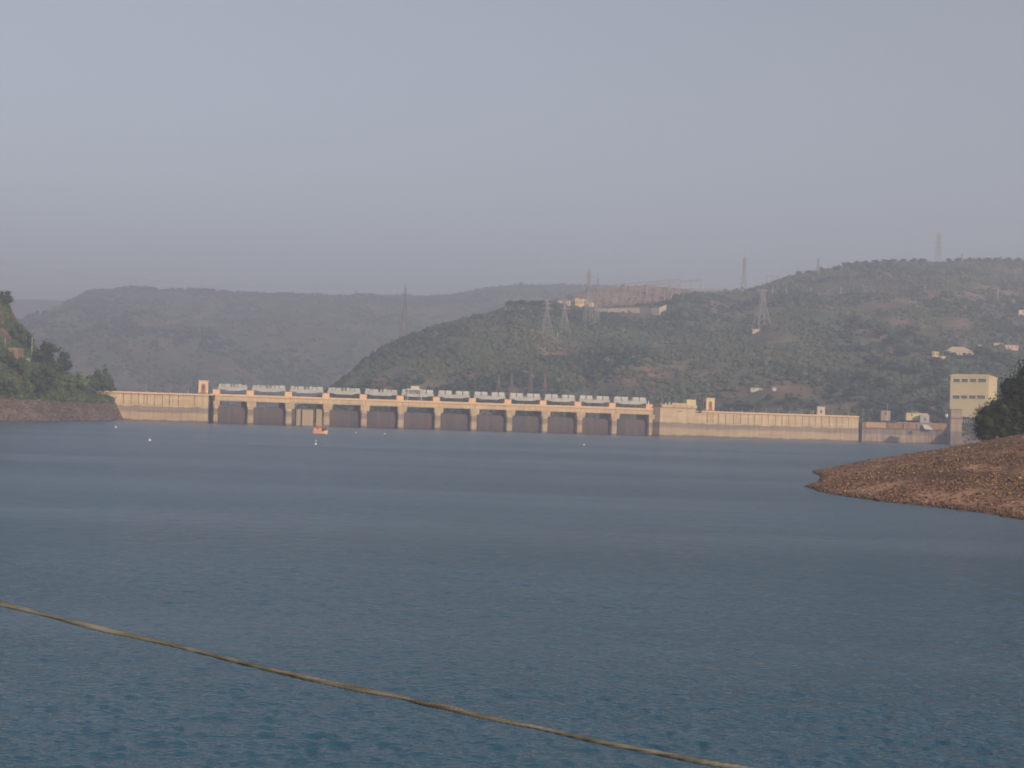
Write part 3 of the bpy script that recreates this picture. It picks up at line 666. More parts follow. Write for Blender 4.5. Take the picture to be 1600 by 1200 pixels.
for px in (1122, 1135, 1150, 1158, 1172, 1186, 1200, 1214, 1226, 1238, 1252, 1262, 1268, 1296, 1308):
    hill_tree(px + random.uniform(-4, 4), random.uniform(622, 646), random.uniform(9, 16), random.uniform(13, 24), random.choice(('dark0', 'mid1', 'mid0', 'dark2', 'mid2')), 'low green bush tree behind the parapet of the right dam wall', 'bush trees behind the right dam wall')
hill_tree(1490, 561, 13, 12, 'dark2', 'dark tree before the left half of the beige hip roofed house', None)
hill_tree(1507, 562, 12, 13, 'dark0', 'dark tree before the right half of the beige hip roofed house', None)

# ================================================================== THE DAM
dam = empty('dam', dam_pt(0, 0, 0)); tag(dam, 'long cream concrete dam with a row of spillway gates across the lake', 'dam')
bpy.context.view_layer.update()
def dpart(name, mb, material, parent=None):
    o = build(name, mb, material)
    par = dam if parent is None else parent
    o.parent = par; o.matrix_parent_inverse = Matrix.Translation(-Vector(dam.location))
    return o
def dsub(name, mb, material, parent):
    o = build(name, mb, material); o.parent = parent
    return o           # parent mesh already carries the offset back to world coordinates
# --- spillway piers
PX = [393.5, 453, 511.5, 570.5, 628.7, 685.5, 742, 797.5, 852.5, 908, 962]
PITCH_S = 22.2
pier_s = [k * PITCH_S for k in range(11)]
sA, _ = dam_at(337, 640, 0); sB, _ = dam_at(1016.5, 670, 0)
all_s = [sA] + pier_s + [sB]
ZDECK, ZDB, ZPAR = 15.9, 12.9, 16.9
def pier_mesh(s0, w):
    mb = MB(); hw = w / 2
    # cut-water nose with chamfered corners, prism from under water up to the corbel
    out = [(-hw, -8), (-hw, -1.0), (-hw + .5, 0), (hw - .5, 0), (hw, -1.0), (hw, -8)]
    n_ = len(out); pts_ = [dam_pt(s0 + a_, b_, -3) for a_, b_ in out] + [dam_pt(s0 + a_, b_, ZDB - .02) for a_, b_ in out]
    mb.poly(pts_, [tuple(range(n_))[::-1], tuple(range(n_, 2 * n_))] + [(k, (k + 1) % n_, n_ + (k + 1) % n_, n_ + k) for k in range(n_)])
    return mb
for k, s0 in enumerate(all_s):
    end = k in (0, len(all_s) - 1); w = 3.0 if end else 4.0
    pr = dpart('spillway_pier', pier_mesh(s0, w), M['dam'])
    mb = MB(); cw = w / 2
    if not end: mb.hexa([dam_pt(s0 + a_, b_, z_) for z_, g_ in ((9.7, 0.0), (12.87, 0.35)) for a_, b_ in ((-cw - g_ - .05, .25 + g_ * 2), (cw + 1.0 + g_, .25 + g_ * 2), (cw + 1.0 + g_, -5), (-cw - g_ - .05, -5))])
    else: mb.hexa([dam_pt(s0 + a_, b_, z_) for z_, g_ in ((10.2, 0.0), (12.87, 0.3)) for a_, b_ in ((-cw, .25 + g_ * 2), (cw + .6 + g_, .25 + g_ * 2), (cw + .6 + g_, -5), (-cw, -5))])
    dsub('corbel', mb, M['dam'], pr)
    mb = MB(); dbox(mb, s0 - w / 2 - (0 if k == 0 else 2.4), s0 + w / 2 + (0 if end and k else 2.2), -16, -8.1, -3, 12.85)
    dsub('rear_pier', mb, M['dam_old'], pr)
    # block that carries the hoist bridges
    mb = MB(); so = s0 + (0.3 if end else -0.2); dbox(mb, so - 2.1, so + 2.1, -8.3, -4.4, ZDECK - .5, 19.3)
    hb = dpart('hoist_block', mb, M['block'])
    mb = MB(); dbox(mb, so - 2.25, so + 2.25, -8.45, -4.25, 19.303, 19.55); dsub('cap', mb, M['block'], hb)
# --- deck spans, parapets
for k in range(12):
    s0, s1 = all_s[k] + (0.9 if k else -0.6), all_s[k + 1] + (0.75 if k < 11 else 1.6)
    mb = MB(); dbox(mb, s0, s1, -9.4, -1.4, ZDB, ZDECK)
    sp = dpart('deck_span', mb, M['dam'])
    mb = MB(); dbox(mb, s0 + .02, s1 - .02, -1.75, -1.15, ZDB + 0.35, ZDB + 1.2); dsub('lower_flange', mb, M['dam'], sp)
    mb = MB(); dbox(mb, s0 - .07, s1 + .07, -1.7, -0.75, ZDECK - .2, ZPAR); dsub('parapet', mb, M['coping'], sp)
    mb = MB(); dbox(mb, s0 - .07, s1 + .07, -9.7, -9.45, ZDECK - .2, ZPAR); dsub('parapet', mb, M['coping'], sp)
# --- gates
for k in range(12):
    s0, s1 = all_s[k] + (1.6 if k == 0 else 2.05), all_s[k + 1] - (1.6 if k == 11 else 2.05)
    mb = MB(); rows = 9; pr_ = []
    for q in range(rows):
        z_ = -2 + 11.6 * q / (rows - 1); n_ = -3.6 - 1.6 * (z_ / 10.0 - 0.45) ** 2 * 2
        pr_.append((n_, z_))
    for q in range(rows - 1):
        (n0, z0), (n1, z1) = pr_[q], pr_[q + 1]
        mb.poly([dam_pt(s0, n0, z0), dam_pt(s1, n0, z0), dam_pt(s1, n1, z1), dam_pt(s0, n1, z1), dam_pt(s0, n0 - .3, z0), dam_pt(s1, n0 - .3, z0), dam_pt(s1, n1 - .3, z1), dam_pt(s0, n1 - .3, z1)],
                [(0, 1, 2, 3), (7, 6, 5, 4)] + ([(3, 2, 6, 7)] if q == rows - 2 else []) + [(1, 5, 6, 2), (0, 3, 7, 4)])
    gt = dpart('radial_gate', mb, M['gate'])
    rs = random.Random(k * 3 + 1)
    for q in range(4):
        sc = s0 + (s1 - s0) * (q + .5) / 4 + rs.uniform(-.5, .5); hw = rs.uniform(.8, 1.7)
        mb = MB()
        for j in range(rows - 1):
            (n0, z0), (n1, z1) = pr_[j], pr_[j + 1]
            mb.poly([dam_pt(sc - hw, n0 + .12, z0), dam_pt(sc + hw, n0 + .12, z0), dam_pt(sc + hw, n1 + .12, z1), dam_pt(sc - hw, n1 + .12, z1), dam_pt(sc - hw, n0 - .1, z0), dam_pt(sc + hw, n0 - .1, z0), dam_pt(sc + hw, n1 - .1, z1), dam_pt(sc - hw, n1 - .1, z1)],
                    [(0, 1, 2, 3), (1, 5, 6, 2), (0, 3, 7, 4), (3, 2, 6, 7)])
        dsub('skin_plate', mb, M['rust'] if rs.random() < .6 else M['gate'], gt)
    # trunnion arms behind the gate
    mb = MB()
    for sx in (s0 + 2.2, s1 - 2.2):
        mb.bar(dam_pt(sx, -4.6, 8.2), dam_pt(sx, -15, 5.0), .35); mb.bar(dam_pt(sx, -4.6, 2.0), dam_pt(sx, -15, 4.8), .35)
    dsub('trunnion_arms', mb, M['gate'], gt)
    if k == 2:            # this bay is closed by pale stop logs in front of the gate
        for (x0, x1, y0) in ((463.5, 470, 639), (472.5, 489.5, 640), (494.5, 504, 639)):
            a0, zt = dam_at(x0, y0, -2.2); a1, _ = dam_at(x1, y0, -2.2)
            mb = MB(); dbox(mb, a0, a1, -2.9, -2.2, -2, zt); dpart('stop_log', mb, M['stoplog'])
# --- non-overflow walls
def wall(x0, x1, joints, ytop0, ytop1, n_, zj0, matn, endz=None):
    s0, z0 = dam_at(x0, ytop0, n_); s1, z1 = dam_at(x1, ytop1, n_); zt = (z0 + z1) / 2
    mb = MB()
    # battered section: vertical face with a wide base under water
    dbox(mb, s0, s1, n_ - 9, n_, -4, zj0 - .02); sec = dpart('wall_section', mb, matn)
    mb = MB(); dbox(mb, s0, s1, n_ - 8.5, n_ - .55, zj0, zt - 1.0); dsub('wall_core', mb, M['joint'], sec)
    js = [s0] + [dam_at(j, ytop0 + 12, n_)[0] for j in joints] + [s1]
    for a0, a1 in zip(js[:-1], js[1:]):
        mb = MB(); gp = 0.15
        dbox(mb, a0 + gp, a1 - gp, n_ - .5, n_ + random.uniform(-.03, .03), zj0 + .05, zt - 1.02); dsub('wall_panel', mb, matn, sec)
    mb = MB(); dbox(mb, s0, s1, n_ - .7, n_ + .85, zt - 1.0, zt); dsub('parapet', mb, M['coping'], sec)
    mb = MB(); dbox(mb, s0, s1, n_ - 8.6, n_ - 8.3, zt - 1.0, zt); dsub('parapet', mb, M['coping'], sec)
    return sec, s0, s1, zt
sl = wall(150, 326.5, (193, 205, 217, 225, 230, 242, 254, 265, 279, 304), 609.8, 616.0, -2.0, 9.3, M['dam'])
ZL = sl[3]
# slot between the left wall and the first pier, with its back wall
a0, _ = dam_at(326.5, 640, -2); a1 = sA - 1.5
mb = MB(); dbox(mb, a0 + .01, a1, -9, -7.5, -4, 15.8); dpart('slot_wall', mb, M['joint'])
mb = MB(); dbox(mb, a0 + .05, a1 + 1.2, -8.2, -2.0, 15.82, 16.85); dpart('slot_bridge', mb, M['coping'])
# right-hand intake block
s0, _ = dam_at(1030.5, 660, 3.0); s1, _ = dam_at(1087, 660, 3.0); _, zt = dam_at(1060, 637, 3.0)
mb = MB(); sL = sB + 1.7
mb.poly([dam_pt(*q, z_) for z_ in (-4, 8.95) for q in ((s0, 3.0), (s1, 3.0), (s1, -9), (sL, -9), (sL, -3.0))], [(4, 3, 2, 1, 0), (5, 6, 7, 8, 9)] + [(k, (k + 1) % 5, 5 + (k + 1) % 5, 5 + k) for k in range(5)])
blk = dpart('intake_block', mb, M['dam'])
mb = MB()
mb.poly([dam_pt(*q, z_) for z_ in (9.0, zt) for q in ((s0 + .25, 2.8), (s1 - .1, 2.8), (s1 - .1, -9), (sL + .2, -9), (sL + .2, -3.0))], [(4, 3, 2, 1, 0), (5, 6, 7, 8, 9)] + [(k, (k + 1) % 5, 5 + (k + 1) % 5, 5 + k) for k in range(5)])
dsub('upper_wall', mb, M['dam'], blk)
mb = MB(); dbox(mb, s0 + 1.0, s1 + .5, -7, 3.6, zt + .003, zt + 1.7); dsub('coping', mb, M['dam'], blk)
mb = MB(); q0, z_ = dam_at(1060, 643, 3.0); q1, _ = dam_at(1065, 643, 3.0); dbox(mb, q0, q1, 2.6, 2.86, z_ - .25, z_ + .25); dsub('slot', mb, M['joint'], blk)
q0, _ = dam_at(1050, 630, 1); q1, _ = dam_at(1072, 630, 1); q2, zh = dam_at(1072.5, 624.2, 1); q3, _ = dam_at(1087, 630, 1)
mb = MB(); dbox(mb, q0, q1, -4, 1.5, zt + 1.71, zt + 2.9); dsub('roof_parapet', mb, M['dam'], blk)
mb = MB(); dbox(mb, q2, q3, -4, 1.6, zt + 1.71, zh); dsub('roof_house', mb, M['cream'], blk)
mb = MB(); qq, _ = dam_at(1032, 630, 2); dbox(mb, qq, qq + 1.6, -1, .6, zt + .01, zt + 2.8); dsub('roof_post', mb, M['redwall'], blk)
for px in (1040, 1046):
    qq, _ = dam_at(px, 630, 2); mb = MB(); dbox(mb, qq, qq + .9, 0, .9, zt + 1.71, zt + 2.9 + (px % 4) * .2); dsub('roof_fitting', mb, M['greypaint'], blk)
mb = MB(); qb, _ = dam_at(1095.5, 660, -2.5); dbox(mb, s1 + .01, qb, -9, -1.75, -4, 15.0); dpart('link_wall', mb, M['dam'])
sr = wall(1095.5, 1342, (1105, 1114, 1122.5, 1134, 1146, 1157, 1169, 1179, 1190.5, 1201, 1212, 1222, 1232, 1242.5, 1254, 1264, 1274, 1284, 1296, 1307.5, 1316, 1326), 641.8, 650.0, -1.6, 9.0, M['dam'])
ZR = sr[3]
# broken-down masonry end beyond the slot
qa, _ = dam_at(1347, 670, -1); qz, _ = dam_at(1484, 690, -1)
mb = MB(); dbox(mb, qa - 2.4, qz, -12, -5, -4, 13.6); dpart('end_wall_core', mb, M['dam_old'])
mb = MB(); dbox(mb, qa, qz - 5, -5, -0.8, -4, 9.0); ew = dpart('end_wall', mb, M['dam_old'])
q0, zb_ = dam_at(1353, 667, -1); q1, zt_ = dam_at(1385, 656, -1)
mb = MB(); dbox(mb, qa + .2, qz - 6, -5, -1.6, 9.02, 12.9); dsub('upper_masonry', mb, M['dam_old'], ew)
mb = MB(); dbox(mb, q0, q1, -1.62, -1.1, 9.3, 12.8); dsub('brick_panel', mb, M['brickpanel'], ew)
mb = MB(); dbox(mb, qa + .1, qz - 5.5, -5, -0.5, 8.7, 9.35); dsub('ledge', mb, M['joint'], ew)
for px in (1386, 1412, 1432, 1458):
    qq, _ = dam_at(px, 665, -1); mb = MB(); dbox(mb, qq, qq + 2.0, -1.6, -.95, 9.36, 12.7); dsub('pilaster', mb, M['dam_old'], ew)

# rocky knoll between the masonry end and the right abutment
kn = Ridge([(1385, 662), (1400, 655), (1412, 643), (1420, 637), (1436, 637), (1452, 642), (1470, 650), (1500, 654), (1560, 657), (1640, 655), (1750, 655)], [(1385, 1052), (1440, 1050), (1478, 1050), (1500, 1012), (1750, 1000)], [(1385, 1012), (1478, 1022), (1490, 968), (1750, 900)], [(1385, -3), (1750, -2)], 3.5, 83, 0.6, back=60, noise_len=9)
knm = kn.mesh('rocky_abutment', 140, 40, lambda V: soil_cols(V * np.array((4, 4, 1)), (0.25, 0.19, 0.165), (0.15, 0.135, 0.10), (0.31, 0.20, 0.165), 85), M['soil'])
tag(obj('rocky_abutment', knm), 'reddish rocky ground at the right end of the dam', 'rocks', kind='structure')
a = RNG.uniform(ray(1400, 650)[0], ray(1640, 650)[0], 1800); t = RNG.uniform(.15, 1.1, 1800); Y = kn.foot(a) + (kn.crest(a) - kn.foot(a)) * t
k = fbm(a * Y / 9, Y / 9, 3) > np.where(a * FPX + 800 > 1497, 0.22, .50); a, Y = a[k], Y[k]; r = RNG.uniform(.5, 1.5, len(a))
P = np.stack([a * Y, Y, kn.z(a, Y) + r * .4], 1); S = np.stack([r * 1.1, r, r * .9], 1); c = np.array((0.05, 0.062, 0.03)) * RNG.uniform(.7, 1.5, (len(r), 1))
Vv, Ff, Cc = merge([lumps(P, S * .85, c, .35), leaves(P, S, c, 12, r * .3)])
tag(obj('abutment_scrub', np_mesh('abutment_scrub', Vv, Ff, Cc, M['leaf'])), 'green bushes on the rocks at the right end of the dam', 'scrub', kind='stuff')
a = RNG.uniform(ray(1487, 650)[0], ray(1600, 650)[0], 1400); t = RNG.uniform(0.02, .9, 1400); Y = kn.foot(a) + (kn.crest(a) - kn.foot(a)) * t; r = 0.2 + 0.9 * RNG.random(1400) ** 2
P = np.stack([a * Y, Y, kn.z(a, Y) + r * .1], 1); S = np.stack([r * 1.3, r, r * .8], 1); c = np.array((0.27, 0.20, 0.17)) * RNG.uniform(.75, 1.25, (1400, 1))
Vv, Ff, Cc = lumps(P, S, c, .35)
tag(obj('boulders', np_mesh('boulders', Vv, Ff, Cc, M['stone'])), 'pinkish grey boulders on the shore at the right end of the dam', 'boulders', kind='stuff')
# creepers along the top of the masonry end
q = RNG.uniform(0, 1, 160); ss = qa + 1 + q * 24; nn = RNG.uniform(-4.5, -1.5, 160); r = RNG.uniform(.35, .9, 160)
P = np.array([dam_pt(s_, n_, 12.95 + r_ * .4) for s_, n_, r_ in zip(ss, nn, r)]); S = np.stack([r * 1.2, r, r * .7], 1); c = np.array((0.055, 0.07, 0.032)) * RNG.uniform(.8, 1.4, (160, 1))
Vv, Ff, Cc = merge([lumps(P, S * .85, c, .35), leaves(P, S, c, 12, r * .3)])
tag(obj('wall_top_plants', np_mesh('wall_top_plants', Vv, Ff, Cc, M['leaf'])), 'green creepers along the top of the brown masonry wall', 'plants', kind='stuff')

# ------------------------------------------------------------------ things on the dam
ORD = ['first', 'second', 'third', 'fourth', 'fifth', 'sixth', 'seventh', 'eighth', 'ninth', 'tenth', 'eleventh', 'twelfth']
def local(mbfun, name, material, parent, rz):   # parts built in the thing's own axes
    return build(name, mbfun, material, parent)
HB = []
for k in range(12):
    sa, sb = all_s[k] + (0.3 if k == 0 else -0.2) - 1.2, all_s[k + 1] + (0.3 if k == 11 else -0.2) + 0.2
    L = PITCH_S - 2.6 if 0 < k < 11 else sb - sa - 4.0
    t = empty('hoist_bridge', dam_pt((sa + sb) / 2 + .1, -6.3, 19.56), DA)
    tag(t, f'{"busy" if k < 5 else "tidy"} pale grey gate hoist bridge, {ORD[k]} from the left tower, spanning between two orange blocks', 'hoist bridge', 'hoist bridges over the spillway gates')
    for sy in (-1.7, 1.5):             # two fish-bellied plate girders
        mb = MB(); xs = [-L / 2, -L / 2 + 2.2, -L / 2 + 5.0, L / 2 - 5.0, L / 2 - 2.2, L / 2]; zb2 = [0.22, 0.2, -0.5, -0.5, 0.2, 0.22]
        top = 1.5; v = []
        for y_ in (sy, sy + .25):
            v += [(x_, y_, z_) for x_, z_ in zip(xs, zb2)] + [(x_, y_, top) for x_ in xs]
        f = []
        for q in range(5):
            f += [(q, q + 1, q + 7, q + 6), (12 + q, 18 + q, 19 + q, 13 + q), (q, 12 + q, 13 + q, q + 1), (6 + q, 7 + q, 19 + q, 18 + q)]
        f += [(0, 6, 18, 12), (5, 17, 23, 11)]
        mb.poly(v, f); build('girder', mb, M['greypaint'], t)
        mb = MB(); mb.box(-L / 2, L / 2, sy - .12, sy + .37, top + .003, top + .17); build('flange', mb, M['greypaint'], t)
    mb = MB(); mb.box(-L / 2, L / 2, -1.3, 1.38, top + .05, top + .16); build('platform', mb, M['greypaint'], t)
    if k >= 6 or k == 5:
        bx = [(-0.47, -0.285), (-0.255, -0.07), (0.075, 0.26), (0.29, 0.475)]
    else:
        bx = [(-0.47, -0.37), (-0.35, -0.27), (-0.25, -0.09), (-0.01, 0.02), (0.08, 0.17), (0.19, 0.30), (0.32, 0.48)]
    rs = random.Random(50 + k)
    for (u0, u1) in bx:
        hgt = 2.35 if k >= 5 else rs.uniform(1.35, 1.9)
        mb = MB(); mb.box(u0 * L, u1 * L, -1.2, 1.2, top + .18, top + hgt); b = build('machinery_housing', mb, M['whitepaint'], t)
        mb = MB(); mb.box(u0 * L - .1, u1 * L + .1, -1.35, 1.35, top + hgt + .003, top + hgt + .14); build('lid', mb, M['whitepaint'], b)
    mb = MB()
    for q in range(12): mb.bar(((q / 11 - .5) * L, -1.75, top + .17), ((q / 11 - .5) * L, -1.75, top + 1.2), .05)
    mb.bar((-L / 2, -1.75, top + 1.2), (L / 2, -1.75, top + 1.2), .05); mb.bar((-L / 2, -1.75, top + .7), (L / 2, -1.75, top + .7), .04)
    build('railing', mb, M['greypaint'], t)

def lift_tower(px0, px1, ytop, ybase, n_, label, arch_tall):
    s0, zt = dam_at(px0, ytop, n_); s1, zb_ = dam_at(px1, ybase, n_); W = s1 - s0; H = zt - zb_
    t = empty('lift_tower', dam_pt((s0 + s1) / 2, n_, zb_), DA); tag(t, label, 'tower', 'lift towers on the dam crest')
    D = 6.0
    mb = MB(); mb.box(-W / 2, W / 2, 0, D, 0, H - .5); w = build('wall', mb, M['tower'], t)
    mb = MB(); mb.box(-W / 2 - .25, W / 2 + .25, -.25, D + .25, H - .497, H); build('roof_slab', mb, M['tower'], t)
    # arched recess in painted relief: frame, dark panel and sill
    aw = W * .22; ah = H * .62; z0 = H * .08
    arc = [(-aw, z0), (aw, z0), (aw, ah)] + [(aw * math.cos(q * math.pi / 8), ah + aw * math.sin(q * math.pi / 8)) for q in range(1, 8)] + [(-aw, ah)]
    nA = len(arc); mb = MB(); mb.poly([(x_, -.10, z_) for x_, z_ in arc] + [(x_, -.004, z_) for x_, z_ in arc], [tuple(range(nA)), tuple(range(nA, 2 * nA))[::-1]] + [(q, nA + q, nA + (q + 1) % nA, (q + 1) % nA) for q in range(nA)])
    a_ = build('arched_door', mb, M['arch'], t)
    mb = MB(); mb.box(-aw * .4, aw * .4, -.16, -.102, ah * .55, ah * .95); build('pane', mb, M['window'], a_)
    mb = MB(); mb.box(-aw * 1.8, aw * 1.8, -.5, -.104, z0 - .35, z0 + .2); build('sill', mb, M['arch'], t)
    mb = MB(); mb.box(-W / 2 - .06, -W / 2 - .004, 1.6, 4.4, H * .2, H * .7); build('side_window', mb, M['window'], t)
    return t
lift_tower(310.5, 325, 594.2, 615.5, -3.0, 'small cream tower with a red arched niche left of the spillway', True)
lift_tower(1104, 1116.2, 621.5, 642.5, -2.6, 'small cream tower with an arched niche right of the spillway', False)
# gantry crane
s0, _ = dam_at(635.5, 620, -4); s1, _ = dam_at(658.5, 620, -4)
t = empty('gantry_crane', dam_pt((s0 + s1) / 2, -5.6, ZDECK), DA); tag(t, 'pale gantry crane straddling the sixth hoist bridge on the dam', 'crane')
HW = (s1 - s0) / 2
for sx in (-1, 1):
    for sy in (-3.3, 3.3):
        mb = MB(); mb.bar((sx * HW, sy, 0), (sx * HW * .80, sy * .85, 7.2), .22); build('leg', mb, M['whitepaint'], t)
for sy in (-2.8, 2.8):
    mb = MB(); mb.box(-HW * 1.05, HW * 1.0, sy - .3, sy + .3, 7.2, 7.9); build('main_beam', mb, M['whitepaint'], t)
mb = MB(); mb.box(-HW * .5, HW * .62, -2.4, 2.4, 7.95, 9.5); b = build('winch_house', mb, M['whitepaint'], t)
mb = MB(); mb.box(-HW * .6, HW * .72, -2.7, 2.7, 9.503, 9.75); build('roof', mb, M['pinkwall'], b)
mb = MB()
for q in range(3):
    x_ = -HW * .4 + q * HW * .4; mb.bar((x_, -2.8, 6.0), (x_ + HW * .4, -2.8, 7.2), .12); mb.bar((x_ + HW * .4, -2.8, 6.0), (x_, -2.8, 7.2), .12)
mb.bar((-HW * .8, -2.8, 6.0), (HW * .85, -2.8, 6.0), .15); build('bracing', mb, M['steel'], t)
mb = MB(); mb.bar((-HW * 1.0, -2.6, 7.9), (-HW * 1.0, -2.6, 10.4), .10); build('mast', mb, M['steel'], t)

def pole(base, h, label, cat='pole', grp=None, r=.14, arm=0.0, material='pole', name='pole'):
    t = empty(name, base); tag(t, label, cat, grp)
    mb = MB(); mb.bar((0, 0, 0), (0, 0, h), r, r * .7, 6); build('shaft', mb, M[material], t)
    if arm:
        mb = MB(); mb.bar((-arm, 0, h * .94), (arm, 0, h * .94), r * .55); build('cross_arm', mb, M['steel'], t)
    return t
def lamp(px, ytop, wallz, n_, label, h=None):
    s_, zt_ = dam_at(px, ytop, n_); hh = zt_ - wallz
    t = empty('lamp_post', dam_pt(s_, n_, wallz), DA); tag(t, label, 'lamp post', 'lamp posts along the dam crest')
    mb = MB(); mb.bar((0, 0, 0), (0, 0, hh), .12, .08, 6); build('shaft', mb, M['pole'], t)
    mb = MB(); mb.bar((0, 0, hh), (0, -1.0, hh + .25), .06); build('arm', mb, M['pole'], t)
    mb = MB(); mb.box(-.14, .14, -1.5, -.9, hh + .18, hh + .34); build('lamp_head', mb, M['whitepaint'], t)
lamp(229, 601, ZL - 1.0, -6, 'pale lamp post on the left dam wall nearer the bank')
lamp(294, 604, ZL - 1.0, -6, 'pale lamp post on the left dam wall nearer the tower')
for q, px in enumerate((1122, 1159.5, 1178, 1197, 1216, 1234, 1252, 1271.5, 1300, 1326)):
    lamp(px, 636.3 + (px - 1122) * .033, ZR - 1.0, -6, f'pale lamp post on the right dam wall, {ORD[q]} from its tower')
lamp(1348.5, 639, 13.4, -7, 'pale lamp post just past the dark slot at the end of the right wall')
# standing white figure-like marker on the last orange block
s_, z_ = dam_at(1014, 632, -5); t = empty('white_marker', dam_pt(s_, -6, 19.56)); tag(t, 'small white marker post on the last orange block of the spillway', 'marker')
mb = MB(); mb.bar((0, 0, 0), (0, 0, 1.3), .42, .30, 8); build('post', mb, M['buoy'], t)
mb = MB(); mb.bar((0, 0, 1.3), (0, 0, 2.2), .26, .12, 8); build('top', mb, M['buoy'], t)

def hut(name, px0, px1, ytop, ybase, Y, label, cat, wall='whitepaint', roof='greypaint', depth=4.0, rz=0.0, windows=0, hip=0.0, door=False):
    p0, p1 = at(px0, ybase, Y), at(px1, ybase, Y); W = p1.x - p0.x; H = (ybase - ytop) * Y / FPX
    t = empty(name, ((p0.x + p1.x) / 2, Y, (p0.z + p1.z) / 2 - .2), rz); tag(t, label, cat)
    wh = H - (hip if hip else .25)
    mb = MB(); mb.box(-W / 2, W / 2, 0, depth, -2.0, wh); build('wall', mb, M[wall], t)
    mb = MB()
    if hip:
        o_ = .4; mb.poly([(-W / 2 - o_, -o_, wh), (W / 2 + o_, -o_, wh), (W / 2 + o_, depth + o_, wh), (-W / 2 - o_, depth + o_, wh), (-W * .22, depth / 2, H), (W * .22, depth / 2, H)], [(0, 1, 2, 3), (0, 1, 5, 4), (1, 2, 5), (2, 3, 4, 5), (3, 0, 4)])
    else: mb.box(-W / 2 - .3, W / 2 + .3, -.3, depth + .3, wh + .003, H)
    build('roof', mb, M[roof], t)
    for q in range(windows):
        cx = -W / 2 + W * (q + .5) / windows; mb = MB(); mb.box(cx - .55, cx + .55, -.06, -.004, wh * .4, wh * .8); build('window', mb, M['window'], t)
    if door: mb = MB(); mb.box(-.5, .5, -.06, -.004, 0.0, min(2.1, wh * .8)); build('door', mb, M['dark'], t)
    return t
hut('hut', 1277, 1289, 634.5, 645, 1004, 'small whitish hut standing behind the right dam wall', 'hut', wall='housewall', roof='cream', door=True)
hut('hut', 1376.5, 1391, 641.5, 652, 1004, 'small whitish hut above the brown masonry wall', 'hut', wall='palestone', windows=1, roof='housewall')
hut('shed', 1416, 1450, 645, 652, 1027, 'long low cream walled shed on the rocks left of the cream pillar', 'shed', wall='cream', roof='housewall', windows=2)
hut('shed', 1438, 1452, 648, 657, 1021, 'small pale open shed on the rocks under the long shed', 'shed', wall='greypaint', roof='whitepaint', door=True)
# slanting pale slab roof lower on the rocks
p0 = Vector(dam_pt(dam_at(1447, 668, 0)[0], 1.4, 8.6)); t = empty('lean_to', p0, DA); tag(t, 'pale slanting lean-to roof on the rocks above the water', 'lean-to')
mb = MB(); mb.hexa([(-3.0, -2, .7), (3.4, -2, .7), (1.0, 2, 3.6), (-2.6, 2, 3.6), (-3.0, -2, .9), (3.4, -2, .9), (1.0, 2, 3.8), (-2.6, 2, 3.8)]); build('roof', mb, M['whitepaint'], t)
for sx in (-2.4, 2.6):
    mb = MB(); mb.bar((sx, -1.7, -10.5), (sx, -1.7, .75), .15); build('post', mb, M['dark'], t)
# pillar and globe
p0, p1 = at(1483, 690, 950), at(1500.5, 690, 950); zt_ = at(1490, 641, 950).z
t = empty('gate_pillar', ((p0.x + p1.x) / 2, 950, 0)); tag(t, 'square cream masonry pillar below the yellow building', 'pillar'); W = (p1.x - p0.x) / 2
mb = MB(); mb.box(-W, W, -2.5, 4, -3, zt_ + .2); build('shaft', mb, M['pillar'], t)
mb = MB(); mb.box(-W - .25, W + .25, -2.8, 4.3, zt_ + .203, zt_ + .8); build('cap', mb, M['dam_old'], t)
mb = MB(); mb.box(-W - .12, W + .12, -2.65, 4.15, zt_ - 5.4, zt_ - 4.7); build('string_course', mb, M['joint'], t)
p0 = at(1479, 657, 972); t = empty('water_tank', p0); tag(t, 'small round white tank beside the cream pillar', 'tank')
mb = MB(); ns, nr = 10, 6
for q in range(nr + 1):
    for j in range(ns): mb.v.append((1.25 * math.sin(math.pi * q / nr) * math.cos(2 * math.pi * j / ns), 1.25 * math.sin(math.pi * q / nr) * math.sin(2 * math.pi * j / ns), 2.9 + 1.25 * math.cos(math.pi * q / nr)))
for q in range(nr):
    for j in range(ns): mb.f.append((q * ns + j, q * ns + (j + 1) % ns, (q + 1) * ns + (j + 1) % ns, (q + 1) * ns + j))
build('globe', mb, M['buoy'], t, True)
mb = MB(); mb.bar((0, 0, -2.5), (0, 0, 1.8), .3, .25, 6); build('stand', mb, M['dark'], t)
# road railing by the building
p0, p1 = at(1500, 657, 985), at(1545, 659, 985); t = empty('road_railing', p0); tag(t, 'dark road railing below the yellow building', 'railing')
dv = p1 - p0
for q in range(13):
    mb = MB(); b_ = dv * (q / 12); mb.bar(b_ + Vector((0, 0, -1.2)), b_ + Vector((0, 0, .9)), .14); build('post', mb, M['pole'], t)
for z_ in (.8, .1):
    mb = MB(); mb.bar(Vector((0, 0, z_)), dv + Vector((0, 0, z_)), .10); build('rail', mb, M['dark'], t)

